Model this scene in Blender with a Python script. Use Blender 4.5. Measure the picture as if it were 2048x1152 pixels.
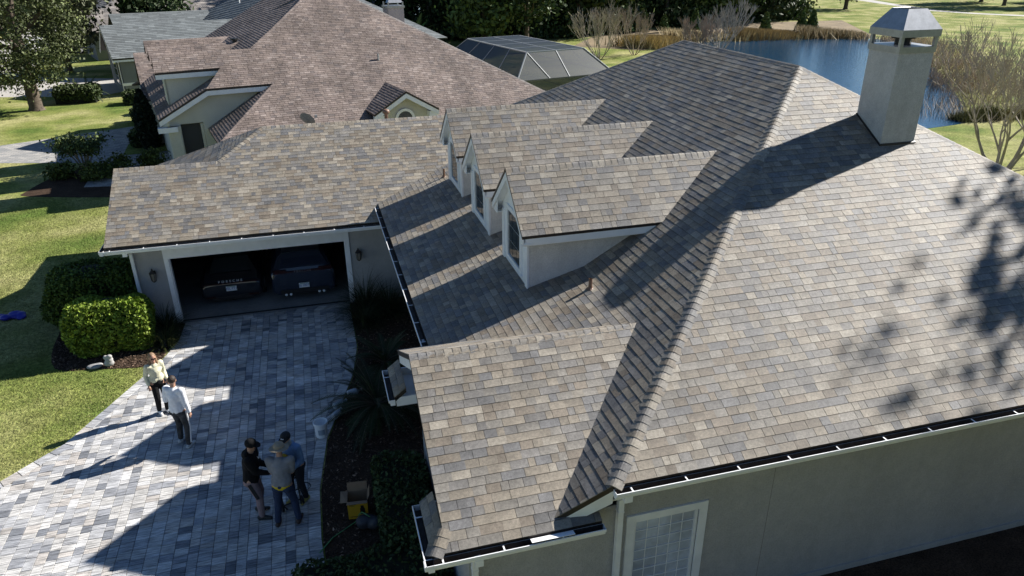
import bpy, bmesh, math, random
import numpy as np
from mathutils import Vector, Matrix
R = math.radians
for o in list(bpy.data.objects): bpy.data.objects.remove(o)
S = bpy.context.scene
COL = S.collection
# ---------------------------------------------------------------- camera
cam = bpy.data.cameras.new('camera'); camo = bpy.data.objects.new('camera', cam); COL.objects.link(camo)
cam.sensor_width = 36; cam.lens = 36*1455.66/2048; cam.clip_start = .1; cam.clip_end = 1500
yaw, pit, rol = R(15.4009), R(24.892), R(-.4)
f = Vector((math.sin(yaw)*math.cos(pit), math.cos(yaw)*math.cos(pit), -math.sin(pit)))
r = Vector((math.cos(yaw), -math.sin(yaw), 0)); u = r.cross(f)
r2 = r*math.cos(rol)+u*math.sin(rol); u2 = -r*math.sin(rol)+u*math.cos(rol)
camo.matrix_world = Matrix(((r2.x,u2.x,-f.x,0),(r2.y,u2.y,-f.y,0),(r2.z,u2.z,-f.z,10.0),(0,0,0,1)))
S.camera = camo
# ---------------------------------------------------------------- sky and sun
SUN_AZ, SUN_EL = R(15.2), R(33.9)          # azimuth measured from +X towards +Y
w = bpy.data.worlds.new('World'); S.world = w; w.use_nodes = True
nt = w.node_tree; bg = nt.nodes['Background']
sky = nt.nodes.new('ShaderNodeTexSky'); sky.sky_type = 'NISHITA'; sky.sun_disc = False
sky.sun_elevation = SUN_EL; sky.sun_rotation = R(90)-SUN_AZ
sky.air_density = 1.0; sky.dust_density = 0; sky.ozone_density = 5
nt.links.new(sky.outputs[0], bg.inputs[0]); bg.inputs[1].default_value = .05
sl = bpy.data.lights.new('sun', 'SUN'); sl.energy = 5.0; sl.angle = R(.53); sl.color = (1, .957, .89)
so = bpy.data.objects.new('sun', sl); COL.objects.link(so)
sd = Vector((math.cos(SUN_EL)*math.cos(SUN_AZ), math.cos(SUN_EL)*math.sin(SUN_AZ), math.sin(SUN_EL)))
so.rotation_euler = sd.to_track_quat('Z', 'Y').to_euler(); so.location = (30, 10, 40)
S.view_settings.view_transform = 'Standard'; S.view_settings.look = 'None'
S.view_settings.exposure = .95; S.view_settings.gamma = 1
# ---------------------------------------------------------------- helpers
rng = random.Random(7); nr = np.random.default_rng(11)
CAM = Vector((0, 0, 10))
def org(o):
    v = Vector((0, 0, 0))
    while o is not None: v += o.location; o = o.parent
    return v
class MB:
    def __init__(s): s.v = []; s.f = []; s.c = []; s.m = []
    def add(s, vs, fs, col=(1,1,1), mi=0):
        b = len(s.v); s.v.extend(vs); s.c.extend(col if isinstance(col,list) else [col]*len(vs))
        for q in fs: s.f.append(tuple(b+i for i in q)); s.m.append(mi)
    def box(s, lo, hi, col=(1,1,1), mi=0):
        x0,y0,z0 = lo; x1,y1,z1 = hi
        s.add([(x0,y0,z0),(x1,y0,z0),(x1,y1,z0),(x0,y1,z0),(x0,y0,z1),(x1,y0,z1),(x1,y1,z1),(x0,y1,z1)],
              [(0,3,2,1),(4,5,6,7),(0,1,5,4),(1,2,6,5),(2,3,7,6),(3,0,4,7)], col, mi)
    def beam(s, p, q, wd, ht, up=(0,0,1), col=(1,1,1), mi=0):
        p=Vector(p); q=Vector(q); d=(q-p).normalized(); up=Vector(up)
        sd_=d.cross(up).normalized(); up=sd_.cross(d).normalized()
        a=sd_*wd/2; b=up*ht/2
        vs=[p-a-b,p+a-b,p+a+b,p-a+b,q-a-b,q+a-b,q+a+b,q-a+b]
        s.add([tuple(v) for v in vs],[(0,1,2,3),(4,7,6,5),(0,4,5,1),(1,5,6,2),(2,6,7,3),(3,7,4,0)],col,mi)
    def prism(s, poly, off, col=(1,1,1), mi=0, ms=None):
        """closed polygon (3d points) extruded by vector off"""
        n=len(poly); P=[Vector(p) for p in poly]; Q=[p+Vector(off) for p in P]
        nm=Vector((0,0,0))
        for i in range(n): nm+=P[i].cross(P[(i+1)%n])
        if nm.dot(Vector(off))>0: P.reverse(); Q.reverse()
        b=[tuple(p) for p in P]+[tuple(q) for q in Q]
        s.add(b,[tuple(range(n)),tuple(range(2*n-1,n-1,-1))],col,mi)
        k=len(s.v)-2*n
        for i in range(n):
            j=(i+1)%n; s.f.append((k+i,k+n+i,k+n+j,k+j)); s.m.append(mi if ms is None else ms)
    def tube(s, pts, rad, n=8, col=(1,1,1), mi=0, cap=True):
        pts=[Vector(p) for p in pts]; k=len(pts)
        if not hasattr(rad,'__len__'): rad=[rad]*k
        vs=[]; px=None
        for i,p in enumerate(pts):
            d=(pts[min(i+1,k-1)]-pts[max(i-1,0)]).normalized()
            if px is None: px=d.orthogonal().normalized()
            else: px=(px-d*px.dot(d)); px=px.normalized() if px.length>1e-6 else d.orthogonal().normalized()
            py=d.cross(px)
            for j in range(n):
                a=2*math.pi*j/n; vs.append(tuple(p+(px*math.cos(a)+py*math.sin(a))*rad[i]))
        fs=[(i*n+j,i*n+(j+1)%n,(i+1)*n+(j+1)%n,(i+1)*n+j) for i in range(k-1) for j in range(n)]
        if cap: fs+= [tuple(range(n-1,-1,-1)), tuple((k-1)*n+j for j in range(n))]
        s.add(vs,fs,col,mi)
    def lathe(s, prof, c=(0,0,0), n=16, col=(1,1,1), mi=0):
        vs=[(c[0]+rr*math.cos(2*math.pi*j/n),c[1]+rr*math.sin(2*math.pi*j/n),c[2]+z) for rr,z in prof for j in range(n)]
        k=len(prof)
        s.add(vs,[(i*n+j,i*n+(j+1)%n,(i+1)*n+(j+1)%n,(i+1)*n+j) for i in range(k-1) for j in range(n)],col,mi)
    def ell(s, c, rx, ry, rz, n=12, m=8, col=(1,1,1), mi=0):
        s.lathe_e(c,rx,ry,rz,n,m,col,mi)
    def lathe_e(s,c,rx,ry,rz,n,m,col,mi):
        vs=[];fs=[]
        for i in range(m+1):
            t=math.pi*i/m
            for j in range(n):
                a=2*math.pi*j/n; vs.append((c[0]+rx*math.sin(t)*math.cos(a),c[1]+ry*math.sin(t)*math.sin(a),c[2]-rz*math.cos(t)))
        for i in range(m):
            for j in range(n): fs.append((i*n+j,i*n+(j+1)%n,(i+1)*n+(j+1)%n,(i+1)*n+j))
        s.add(vs,fs,col,mi)
    def build(s, name, mat, parent=None, smooth=False, local=False, kind=None, label=None):
        if parent is not None and not local: o=org(parent)
        else: o=Vector((0,0,0))
        V=np.array(s.v,dtype=np.float32)-np.array(o,dtype=np.float32)
        me=bpy.data.meshes.new(name); me.from_pydata(V.tolist(),[],s.f)
        mats=mat if isinstance(mat,(list,tuple)) else [mat]
        for m_ in mats: me.materials.append(m_)
        if len(mats)>1: me.polygons.foreach_set('material_index',np.array(s.m,dtype=np.int32))
        ca=me.color_attributes.new('Col','FLOAT_COLOR','POINT')
        ca.data.foreach_set('color',np.c_[np.array(s.c,dtype=np.float32),np.ones(len(s.c),dtype=np.float32)].ravel())
        if smooth: me.polygons.foreach_set('use_smooth',np.ones(len(me.polygons),dtype=bool))
        me.update()
        ob=bpy.data.objects.new(name,me); COL.objects.link(ob); ob.parent=parent
        if kind: ob['kind']=kind
        if label: ob['label']=label
        return ob
def thing(name,label,cat,loc=(0,0,0),rz=0,group=None):
    o=bpy.data.objects.new(name,None); COL.objects.link(o); o.location=loc; o.rotation_euler=(0,0,rz)
    o.empty_display_size=.2; o['label']=label; o['category']=cat
    if group: o['group']=group
    return o
def tag(o,label,cat,group=None):
    o['label']=label; o['category']=cat
    if group: o['group']=group
    return o
def copytree(o,parent=None):
    c=o.copy(); COL.objects.link(c); c.parent=parent
    for ch in o.children: copytree(ch,c)
    return c
def arr_mesh(name,V,F,colr,mat,parent=None,kind=None,local=True):
    """fast mesh of equal-size polygons from numpy arrays"""
    if parent is not None and not local: V=V-np.array(org(parent))
    me=bpy.data.meshes.new(name); k=F.shape[1]
    me.vertices.add(len(V)); me.vertices.foreach_set('co',V.astype(np.float32).ravel())
    me.loops.add(F.size); me.loops.foreach_set('vertex_index',F.astype(np.int32).ravel())
    me.polygons.add(len(F)); me.polygons.foreach_set('loop_start',np.arange(0,F.size,k,dtype=np.int32))
    me.update(calc_edges=True)
    ca=me.color_attributes.new('Col','FLOAT_COLOR','POINT')
    ca.data.foreach_set('color',np.c_[colr,np.ones(len(V))].astype(np.float32).ravel())
    me.materials.append(mat)
    ob=bpy.data.objects.new(name,me); COL.objects.link(ob); ob.parent=parent
    if kind: ob['kind']=kind
    return ob
# ---------------------------------------------------------------- materials
def mat(name,col=(.5,.5,.5),rough=.7,attr=False,noise=None,bump=None,metal=0,spec=.5,var=.0,vscale=3,streak=None,coat=0,trans=0,alpha=1,sheen=0):
    m=bpy.data.materials.new(name); m.use_nodes=True; t=m.node_tree; n=t.nodes; L=t.links
    b=n['Principled BSDF']; b.inputs['Roughness'].default_value=rough; b.inputs['Metallic'].default_value=metal
    b.inputs['Specular IOR Level'].default_value=spec
    b.inputs['Base Color'].default_value=(*col,1)
    if coat: b.inputs['Coat Weight'].default_value=coat; b.inputs['Coat Roughness'].default_value=.08
    if trans: b.inputs['Transmission Weight'].default_value=trans
    if alpha<1: b.inputs['Alpha'].default_value=alpha
    tc=n.new('ShaderNodeTexCoord'); src=None
    if attr:
        a=n.new('ShaderNodeAttribute'); a.attribute_name='Col'; src=a.outputs['Color']
        if col!=(1,1,1):
            x=n.new('ShaderNodeMix'); x.data_type='RGBA'; x.blend_type='MULTIPLY'; x.inputs[0].default_value=1
            L.new(src,x.inputs[6]); x.inputs[7].default_value=(*col,1); src=x.outputs[2]
    def mul(src,fac,lo,hi):
        mr=n.new('ShaderNodeMapRange'); mr.inputs[1].default_value=.3; mr.inputs[2].default_value=.7
        mr.inputs[3].default_value=lo; mr.inputs[4].default_value=hi; L.new(fac,mr.inputs[0])
        x=n.new('ShaderNodeMix'); x.data_type='RGBA'; x.blend_type='MULTIPLY'; x.inputs[0].default_value=1
        if src is None: x.inputs[6].default_value=(*col,1)
        else: L.new(src,x.inputs[6])
        L.new(mr.outputs[0],x.inputs[7]); return x.outputs[2]
    if noise:
        for sc,amt in noise:
            q=n.new('ShaderNodeTexNoise'); q.inputs['Scale'].default_value=sc; q.inputs['Detail'].default_value=4
            L.new(tc.outputs['Object'],q.inputs['Vector']); src=mul(src,q.outputs[0],1-amt,1+amt)
    if streak:
        sc3,amt=streak; mp=n.new('ShaderNodeMapping'); mp.inputs['Scale'].default_value=sc3
        L.new(tc.outputs['Object'],mp.inputs[0]); q=n.new('ShaderNodeTexNoise'); q.inputs['Scale'].default_value=1; q.inputs['Detail'].default_value=5
        L.new(mp.outputs[0],q.inputs['Vector']); src=mul(src,q.outputs[0],1-amt,1+amt)
    if src is not None: L.new(src,b.inputs['Base Color'])
    if bump:
        sc,st=bump; q=n.new('ShaderNodeTexNoise'); q.inputs['Scale'].default_value=sc; q.inputs['Detail'].default_value=5
        L.new(tc.outputs['Object'],q.inputs['Vector']); bp=n.new('ShaderNodeBump'); bp.inputs['Strength'].default_value=st
        bp.inputs['Distance'].default_value=.02; L.new(q.outputs[0],bp.inputs['Height']); L.new(bp.outputs[0],b.inputs['Normal'])
    return m
M={}
M['shingle']=mat('asphalt_shingle',(.95,.95,.96),.6,attr=True,noise=[(.8,.08),(5,.12),(24,.2),(150,.3)],bump=(200,.3),spec=.37)
M['brownshingle']=mat('aged_shingle',(1,1,1),.75,attr=True,noise=[(.5,.18),(25,.25)],streak=((1.2,.25,.25),.22),bump=(60,.4),spec=.35)
M['drip']=mat('brown_drip_edge',(.028,.02,.017),.45)
M['white']=mat('white_paint',(.86,.87,.88),.45,noise=[(4,.06)])
M['gutter_in']=mat('gutter_inside',(.05,.04,.034),.6,noise=[(9,.4)])  # inside of the white gutter, darkened in colour for shade and dirt
M['stucco']=mat('beige_stucco',(.43,.42,.41),.9,streak=((2.5,2.5,.22),.06),noise=[(.7,.07),(6,.05),(45,.10)],bump=(55,.9),spec=.2)
M['stucco_hi']=mat('pale_beige_stucco',(.68,.655,.62),.9,streak=((3,3,.3),.07),noise=[(.9,.06),(7,.05),(45,.10)],bump=(55,.9),spec=.2)  # the house's beige stucco, lightened in colour for brighter light on the dormers
M['stucco_ch']=mat('chimney_stucco',(.58,.565,.545),.9,streak=((4,4,.4),.06),noise=[(.9,.08),(7,.07),(45,.12)],bump=(50,1.0),spec=.2)  # same house stucco, lightened for the light the chimney catches
M['stucco2']=mat('pale_stucco',(.60,.585,.50),.9,noise=[(1.2,.06),(30,.06)],bump=(50,.5),spec=.2)
M['stucco3']=mat('grey_stucco',(.20,.215,.22),.9,noise=[(1.2,.08),(30,.06)],spec=.2)
M['metal']=mat('galvanised_metal',(.42,.43,.44),.42,metal=.75,noise=[(6,.12),(30,.06)])
M['dark']=mat('dark_interior',(.05,.05,.05),.8)
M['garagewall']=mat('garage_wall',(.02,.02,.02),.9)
M['slab']=mat('concrete_slab',(.24,.235,.23),.85,noise=[(1.5,.15),(14,.12)])
M['glass']=mat('window_glass',(.02,.03,.035),.06,spec=.8)
M['blind']=mat('frosted_pane',(.50,.55,.64),.25,noise=[(1.5,.25),(6,.1)])
M['copper']=mat('brown_pipe',(.20,.115,.075),.5,noise=[(20,.2)])
M['paver']=mat('paver',(1,1,1),.75,attr=True,streak=((4,34,4),.5),noise=[(1.1,.12),(60,.14)],bump=(60,.4),spec=.35)
M['joint']=mat('paver_joint',(.30,.28,.25),.95,noise=[(30,.3)])
M['mulch']=mat('mulch',(.055,.036,.025),.95,noise=[(2,.3),(35,.6)],bump=(30,1.0),spec=.1)
M['chip']=mat('mulch_chip',(1,1,1),.9,attr=True,spec=.15)
M['leaf']=mat('leaf',(1,1,1),.6,attr=True,spec=.22)
M['bark']=mat('bark',(.11,.088,.068),.9,noise=[(6,.3),(30,.3)],bump=(20,.8),spec=.15)
M['palebark']=mat('pale_bark',(.30,.245,.19),.85,noise=[(4,.3),(18,.2)],spec=.2)
M['twig']=mat('twig',(1,1,1),.9,attr=True,spec=.15)
M['black']=mat('black_plastic',(.012,.012,.013),.5)
M['iron']=mat('lantern_iron',(.02,.013,.01),.5)
M['grassblade']=mat('grass_blade',(1,1,1),.7,attr=True,spec=.2)
def grass_mat():
    m=bpy.data.materials.new('lawn'); m.use_nodes=True; t=m.node_tree; n=t.nodes; L=t.links; b=n['Principled BSDF']
    b.inputs['Roughness'].default_value=.95; b.inputs['Specular IOR Level'].default_value=.1
    tc=n.new('ShaderNodeTexCoord')
    def noi(s,d=5):
        q=n.new('ShaderNodeTexNoise'); q.inputs['Scale'].default_value=s; q.inputs['Detail'].default_value=d; L.new(tc.outputs['Object'],q.inputs['Vector']); return q
    a=noi(.28); r=n.new('ShaderNodeValToRGB'); L.new(a.outputs[0],r.inputs[0])
    e=r.color_ramp.elements; e[0].position=.33; e[0].color=(.11,.162,.034,1); e[1].position=.62; e[1].color=(.36,.345,.15,1)
    k=r.color_ramp.elements.new(.47); k.color=(.21,.235,.065,1)
    c=noi(9,6); mr=n.new('ShaderNodeMapRange'); mr.inputs[1].default_value=.3; mr.inputs[2].default_value=.7; mr.inputs[3].default_value=.55; mr.inputs[4].default_value=1.4; L.new(c.outputs[0],mr.inputs[0])
    x=n.new('ShaderNodeMix'); x.data_type='RGBA'; x.blend_type='MULTIPLY'; x.inputs[0].default_value=1; L.new(r.outputs[0],x.inputs[6]); L.new(mr.outputs[0],x.inputs[7])
    c2=noi(1.6,4); mr2=n.new('ShaderNodeMapRange'); mr2.inputs[1].default_value=.3; mr2.inputs[2].default_value=.7; mr2.inputs[3].default_value=.78; mr2.inputs[4].default_value=1.2; L.new(c2.outputs[0],mr2.inputs[0])
    x2=n.new('ShaderNodeMix'); x2.data_type='RGBA'; x2.blend_type='MULTIPLY'; x2.inputs[0].default_value=1; L.new(x.outputs[2],x2.inputs[6]); L.new(mr2.outputs[0],x2.inputs[7])
    L.new(x2.outputs[2],b.inputs['Base Color'])
    bp=n.new('ShaderNodeBump'); bp.inputs['Strength'].default_value=.9; bp.inputs['Distance'].default_value=.05; q=noi(22,5); L.new(q.outputs[0],bp.inputs['Height']); L.new(bp.outputs[0],b.inputs['Normal'])
    return m
M['lawn']=grass_mat()
def water_mat():
    m=bpy.data.materials.new('water'); m.use_nodes=True; t=m.node_tree; n=t.nodes; L=t.links; b=n['Principled BSDF']
    b.inputs['Base Color'].default_value=(.014,.05,.10,1); b.inputs['Roughness'].default_value=.07; b.inputs['Specular IOR Level'].default_value=.6; b.inputs['IOR'].default_value=1.33
    tc=n.new('ShaderNodeTexCoord'); mp=n.new('ShaderNodeMapping'); mp.inputs['Scale'].default_value=(1.2,2.2,1); L.new(tc.outputs['Object'],mp.inputs[0])
    q=n.new('ShaderNodeTexNoise'); q.inputs['Scale'].default_value=2.2; q.inputs['Detail'].default_value=4; L.new(mp.outputs[0],q.inputs['Vector'])
    bp=n.new('ShaderNodeBump'); bp.inputs['Strength'].default_value=.35; bp.inputs['Distance'].default_value=.08; L.new(q.outputs[0],bp.inputs['Height']); L.new(bp.outputs[0],b.inputs['Normal'])
    return m
M['water']=water_mat()
def brick_mat():
    m=bpy.data.materials.new('far_pavers'); m.use_nodes=True; t=m.node_tree; n=t.nodes; L=t.links; b=n['Principled BSDF']; b.inputs['Roughness'].default_value=.85
    tc=n.new('ShaderNodeTexCoord'); q=n.new('ShaderNodeTexBrick'); L.new(tc.outputs['Object'],q.inputs['Vector'])
    q.inputs['Color1'].default_value=(.42,.40,.37,1); q.inputs['Color2'].default_value=(.22,.225,.23,1); q.inputs['Mortar'].default_value=(.2,.19,.17,1)
    q.inputs['Scale'].default_value=1; q.inputs['Brick Width'].default_value=.35; q.inputs['Row Height'].default_value=.22; q.inputs['Mortar Size'].default_value=.012
    L.new(q.outputs[0],b.inputs['Base Color']); return m
M['farpaver']=brick_mat()
# ---------------------------------------------------------------- shingle machinery
def clip(poly,ax,val,keep_gt):
    out=[]; n=len(poly)
    for i in range(n):
        a=poly[i]; b=poly[(i+1)%n]; da=(a[ax]-val) if keep_gt else (val-a[ax]); db=(b[ax]-val) if keep_gt else (val-b[ax])
        if da>=0: out.append(a)
        if da*db<0:
            t=da/(da-db); out.append((a[0]+(b[0]-a[0])*t,a[1]+(b[1]-a[1])*t))
    return out
def area2(p): return .5*sum(p[i][0]*p[(i+1)%len(p)][1]-p[(i+1)%len(p)][0]*p[i][1] for i in range(len(p)))
PAL_MAIN=[((.262,.226,.175),3),((.315,.28,.225),1.6),((.20,.188,.172),2.4),((.222,.186,.143),2.0),((.172,.168,.164),1.6),((.242,.222,.19),2.6)]
PAL_BROWN=[((.205,.162,.14),3),((.245,.20,.177),1.2),((.18,.142,.126),2),((.155,.127,.117),.6)]
PAL_GREEN=[((.165,.182,.188),3),((.145,.16,.165),2),((.185,.203,.208),1.6)]
PAL_GREY=[((.26,.235,.215),3),((.20,.185,.175),2)]
def shingles(poly,e=.143,pal=PAL_MAIN,w0=.10,w1=.36,hb=.004,h0=.007,seed=1,gap=.0065,rgap=.006):
    """one roof plane (coplanar 3d polygon) -> list of pieces (verts, faces, colour, centre)"""
    rg=random.Random(seed); P=[Vector(p) for p in poly]
    nm=Vector((0,0,0))
    for i in range(len(P)): nm+=(P[i]-P[0]).cross(P[(i+1)%len(P)]-P[0])
    nm.normalize()
    if nm.z<0: nm=-nm
    U=Vector((0,0,1)).cross(nm).normalized(); Vv=nm.cross(U).normalized()
    o=min(P,key=lambda p:p.z)
    q=[((p-o).dot(U),(p-o).dot(Vv)) for p in P]
    if area2(q)<0: q.reverse()
    vmax=max(b for a,b in q); cols=[c for c,k in pal]; wts=[k for c,k in pal]
    out=[]; row=0; v=0.0
    while v<vmax:
        strip=clip(clip(q,1,v,True),1,v+e-rgap,False)  # row gap bares the dark deck, standing in for the butt shadow line
        if len(strip)>=3 and abs(area2(strip))>1e-4:
            ua=min(a for a,b in strip); ub=max(a for a,b in strip); uu=ua-rg.random()*.3
            jit=rg.uniform(-.002,.002)
            while uu<ub:
                wd=rg.uniform(w0,w1); u1=uu+wd
                gp=gap if rg.random()<.72 else .001
                p=clip(clip(strip,0,uu,True),0,u1-gp,False); uu=u1
                if len(p)<3 or abs(area2(p))<2e-4: continue
                c=rg.choices(cols,wts)[0]; k=rg.uniform(.82,1.18); c=(c[0]*k,c[1]*k,c[2]*k)
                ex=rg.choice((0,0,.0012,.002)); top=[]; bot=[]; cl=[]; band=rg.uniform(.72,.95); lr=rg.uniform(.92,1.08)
                for a,b in p:
                    t=(b-v)/e; h=h0+ex+hb*(1-t)
                    bb=b+(jit if t<.02 else 0)
                    g=o+U*a+Vv*bb; top.append(tuple(g+nm*h)); bot.append(tuple(g-nm*.004))
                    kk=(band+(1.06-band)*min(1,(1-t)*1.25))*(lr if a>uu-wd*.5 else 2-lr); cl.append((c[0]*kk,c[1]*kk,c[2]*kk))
                n=len(p); c=cl+cl
                fs=[tuple(range(n))]+[(i,n+i,n+(i+1)%n,(i+1)%n) for i in range(n)]
                cx=sum(a for a,b in p)/n; cy=sum(b for a,b in p)/n
                out.append((top+bot,fs,c,o+U*cx+Vv*cy))
        v+=e; row+=1
    return out
def pieces_mesh(name,pcs,mt,parent,kind='stuff',local=False):
    mb=MB()
    for vs,fs,c,_ in pcs: mb.add(vs,fs,c)
    return mb.build(name,mt,parent,kind=kind,local=local)
def caps(p0,p1,cl,cr,e=.143,wd=.15,pal=PAL_MAIN,seed=3,lift=.012):
    """ridge caps from p0 (low end) to p1; cl, cr point down the two planes, across the ridge"""
    rg=random.Random(seed); p0=Vector(p0); p1=Vector(p1); d=(p1-p0); Ln=d.length; d.normalize()
    cl=Vector(cl); cr=Vector(cr); cl=(cl-d*cl.dot(d)).normalized(); cr=(cr-d*cr.dot(d)).normalized()
    up=-(cl+cr)
    up=up.normalized() if up.length>.05 else Vector((0,0,1))
    out=[]; t=0
    while t<Ln-.03:
        a=p0+d*t; b=p0+d*min(t+e,Ln); j=rg.uniform(-.006,.006)
        vs=[]
        for g,h in((a,lift+.008),(b,lift+.001)):
            vs+= [g+cl*(wd+j)+up*(h*.55), g+cl*wd*.28+up*(h+.002), g+up*(h-.004), g+cr*wd*.28+up*(h+.002), g+cr*(wd+j)+up*(h*.55)]
        vs+= [a+cl*(wd+j)-up*.006, a+cl*wd*.28-up*.01, a-up*.012, a+cr*wd*.28-up*.01, a+cr*(wd+j)-up*.006]
        fs=[(i,i+1,i+6,i+5) for i in range(4)]+[(10+i,11+i,1+i,i) for i in range(4)]
        c=rg.choices([c for c,k in pal],[k for c,k in pal])[0]; k=rg.uniform(.85,1.12)
        out.append(([tuple(v) for v in vs],fs,tuple(x*k for x in c),(a+b)/2)); t+=e
    return out
def deck(mb,poly,th=.09):
    P=[Vector(p) for p in poly]
    mb.prism([p-Vector((0,0,.006)) for p in P],(0,0,-th))
def gutter(parent,p0,p1,outd,wd=.125,ht=.115,hang=.85,label=None,caps_=(True,True)):
    p0=Vector(p0); p1=Vector(p1); od=Vector(outd).normalized(); d=(p1-p0).normalized(); Z=Vector((0,0,1))
    prof=[(0,0),(0,-ht),(wd*.72,-ht),(wd*.80,-ht*.55),(wd,-ht*.42),(wd,0)]
    inn=[(wd-.014,0),(wd-.014,-ht*.36),(wd*.70,-ht*.5),(wd*.62,-ht+.012),(.008,-ht+.012),(.008,0)]
    mb=MB(); pr=prof+inn; n=len(pr)
    vs=[tuple(g+od*a+Z*b) for g in(p0,p1) for a,b in pr]
    fs=[]; 
    for i in range(n-1):
        mb_f=(i,i+1,n+i+1,n+i); fs.append(mb_f)
    cr=d.cross(od)
    if cr.z>0: fs=[tuple(reversed(q)) for q in fs]
    k0=len(mb.f); mb.add(vs,fs)
    for i in range(len(mb.f)): 
        if i>=6: mb.m[i]=1
    for g,s,en in((p0,-1,caps_[0]),(p1,1,caps_[1])):
        if en: mb.prism([g+od*a+Z*b for a,b in prof],d*s*.006)
    g=mb.build('gutter',[M['white'],M['gutter_in']],parent,label=label)
    Ln=(p1-p0).length; t=.25
    while t<Ln-.05:
        hb=MB(); a=p0+d*t+Z*(-.012); hb.beam(a+od*.004,a+od*(wd-.005),.022,.006)
        hb.beam(a+od*(wd-.006)+Z*.0,a+od*(wd-.02)+Z*.012,.03,.006)
        hb.build('hanger',M['white'],g); t+=hang
    return g
def downspout(parent,x,y,z0,z1,dx=0,dy=0,s=.085):
    mb=MB(); mb.box((x-s/2,y-s/2,z0),(x+s/2,y+s/2,z1-.22))
    if dx or dy: mb.beam((x,y,z1-.24),(x+dx,y+dy,z1-.02),s,s,up=(0,1,.1) if dx else (1,0,.1))
    mb.box((x+dx-s*.7,y+dy-s*.7,z1-.12),(x+dx+s*.7,y+dy+s*.7,z1-.005))
    for z in(z0+.5,z1-.5): mb.box((x-s/2-.006,y-s/2-.006,z),(x+s/2+.006,y+s/2+.006,z+.03))
    return mb.build('downspout',M['white'],parent)
# ---------------------------------------------------------------- ground
def sheet(name,pts,z,m,kind='structure',parent=None):
    mb=MB(); mb.add([(x,y,z) for x,y in pts],[tuple(range(len(pts)))]); o=mb.build(name,m,parent)
    if kind: o['kind']=kind
    return o
def arc(pts,n=6):
    """Catmull-Rom through points (closed)"""
    out=[]; k=len(pts)
    for i in range(k):
        p0,p1,p2,p3=[np.array(pts[(i+j-1)%k],float) for j in range(4)]
        for t in np.linspace(0,1,n,endpoint=False):
            out.append(tuple(.5*((2*p1)+(-p0+p2)*t+(2*p0-5*p1+4*p2-p3)*t*t+(-p0+3*p1-3*p2+p3)*t**3)))
    return out
sheet('ground',[(-700,-300),(800,-300),(800,1100),(-700,1100)],0,M['lawn'])
lake_pts=arc([(26,36.5),(38.6,36.2),(42,39),(46,43.5),(50.2,49),(57,58),(64,69),(67,77),(60,80.2),(51.8,80.4),(44.3,81.3),(37,74),(31,62),(27,48)],5)
sheet('lake',lake_pts,.012,M['water'])
sheet('far_lake',[(-25,135),(70,120),(110,230),(60,330),(-60,300)],.012,M['water'])
road_mat=mat('concrete_road',(.42,.40,.37),.9,noise=[(.6,.1),(8,.1)])
sheet('cart_path',[(117.5,139),(113.2,126.8),(108.2,111),(109.6,103.4),(113.6,97.4),(130,84),(128,81.5),(111.4,95.6),(107.4,102.6),(105.8,110.8),(110.6,127.2),(114.5,140),(118,160),(122,160)],.010,road_mat)
sheet('street',[(-33,40),(-24.5,40),(-24.5,75),(-26,95),(-34,140),(-42,138),(-33.5,95),(-33,75)],.010,road_mat)
sheet('neighbour_path',[(-60,47.5),(-24,46.4),(-17.35,47.7),(-10.8,51.0),(-9.0,51.4),(-7.2,44),(-7.4,38.2),(-8.8,37.0),(-10.6,37.3),(-10.9,41.9),(-16.0,43.4),(-24,43.0),(-60,43.5)],.008,M['farpaver'])
sheet('garden_square',[(-10.0,43.2),(-10.2,46.0),(-7.6,46.5),(-7.4,43.6)],.014,M['lawn'])
sheet('driveway_far',[(-25,66),(-24,76),(-14.5,72),(-13.2,66),(-15.5,63.5)],.009,road_mat)
# planting beds
bed_m=M['mulch']
beds=[arc([(-7.3,19.3),(-6.2,18.95),(-4.85,18.75),(-4.5,19.6),(-4.3,21.15),(-7.4,22.9),(-7.7,21.2)],4),
      [(.56,21.15),(1.8,21.15),(3.7,21.1),(3.7,12.6),(1.4,12.5),(1.4,7.4),(1.4,6),(-1.1,6),(-.85,8.6),(-.62,9.8),(-.68,11.0),(-.66,12.4),(-.44,14.1),(-.05,15.4),(.35,16.8),(.56,18.2)],
      [(1.4,7.55),(3.75,7.55),(3.75,7.7),(30,7.7),(30,3.5),(1.4,3.5)],
      arc([(-13.0,37.4),(-12.6,36.4),(-8,35.0),(-6.4,35.6),(-6.2,38.4),(-8.5,40.2),(-11.2,41.4),(-12.4,39.8)],4),
      arc([(-8.6,43.4),(-8.8,46.2),(-5.6,46.8),(-5.8,43.2)],3)]
for b in beds: sheet('mulch_bed',b,.006,bed_m)
# driveway of pavers
drive=[(-4.25,21.08),(.53,21.08),(.53,18.2),(.32,16.8),(-.08,15.4),(-.47,14.1),(-.69,12.4),(-.71,11.0),(-.65,9.8),(-.88,8.6),(-1.15,6),(-1.6,3),(-16,3),(-16,12.4),(-11,13.4),(-9,13.85),(-7.1,14.48),(-6.14,15.54),(-5.6,16.7),(-5.09,17.82),(-4.65,18.75),(-4.3,19.9)]
dw=sheet('driveway',drive,.010,M['joint'])
def inset_left(poly,dist):
    n=len(poly); out=[]
    for i in range(n):
        p=np.array(poly[i]); a=np.array(poly[i-1]); b=np.array(poly[(i+1)%n])
        d1=(p-a)/np.linalg.norm(p-a); d2=(b-p)/np.linalg.norm(b-p)
        n1=np.array([d1[1],-d1[0]]); n2=np.array([d2[1],-d2[0]]); m_=(n1+n2); m_/=max(.3,np.dot(m_,n1))
        out.append(tuple(p+m_*dist))
    return out
inner=inset_left(drive,.24)
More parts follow.
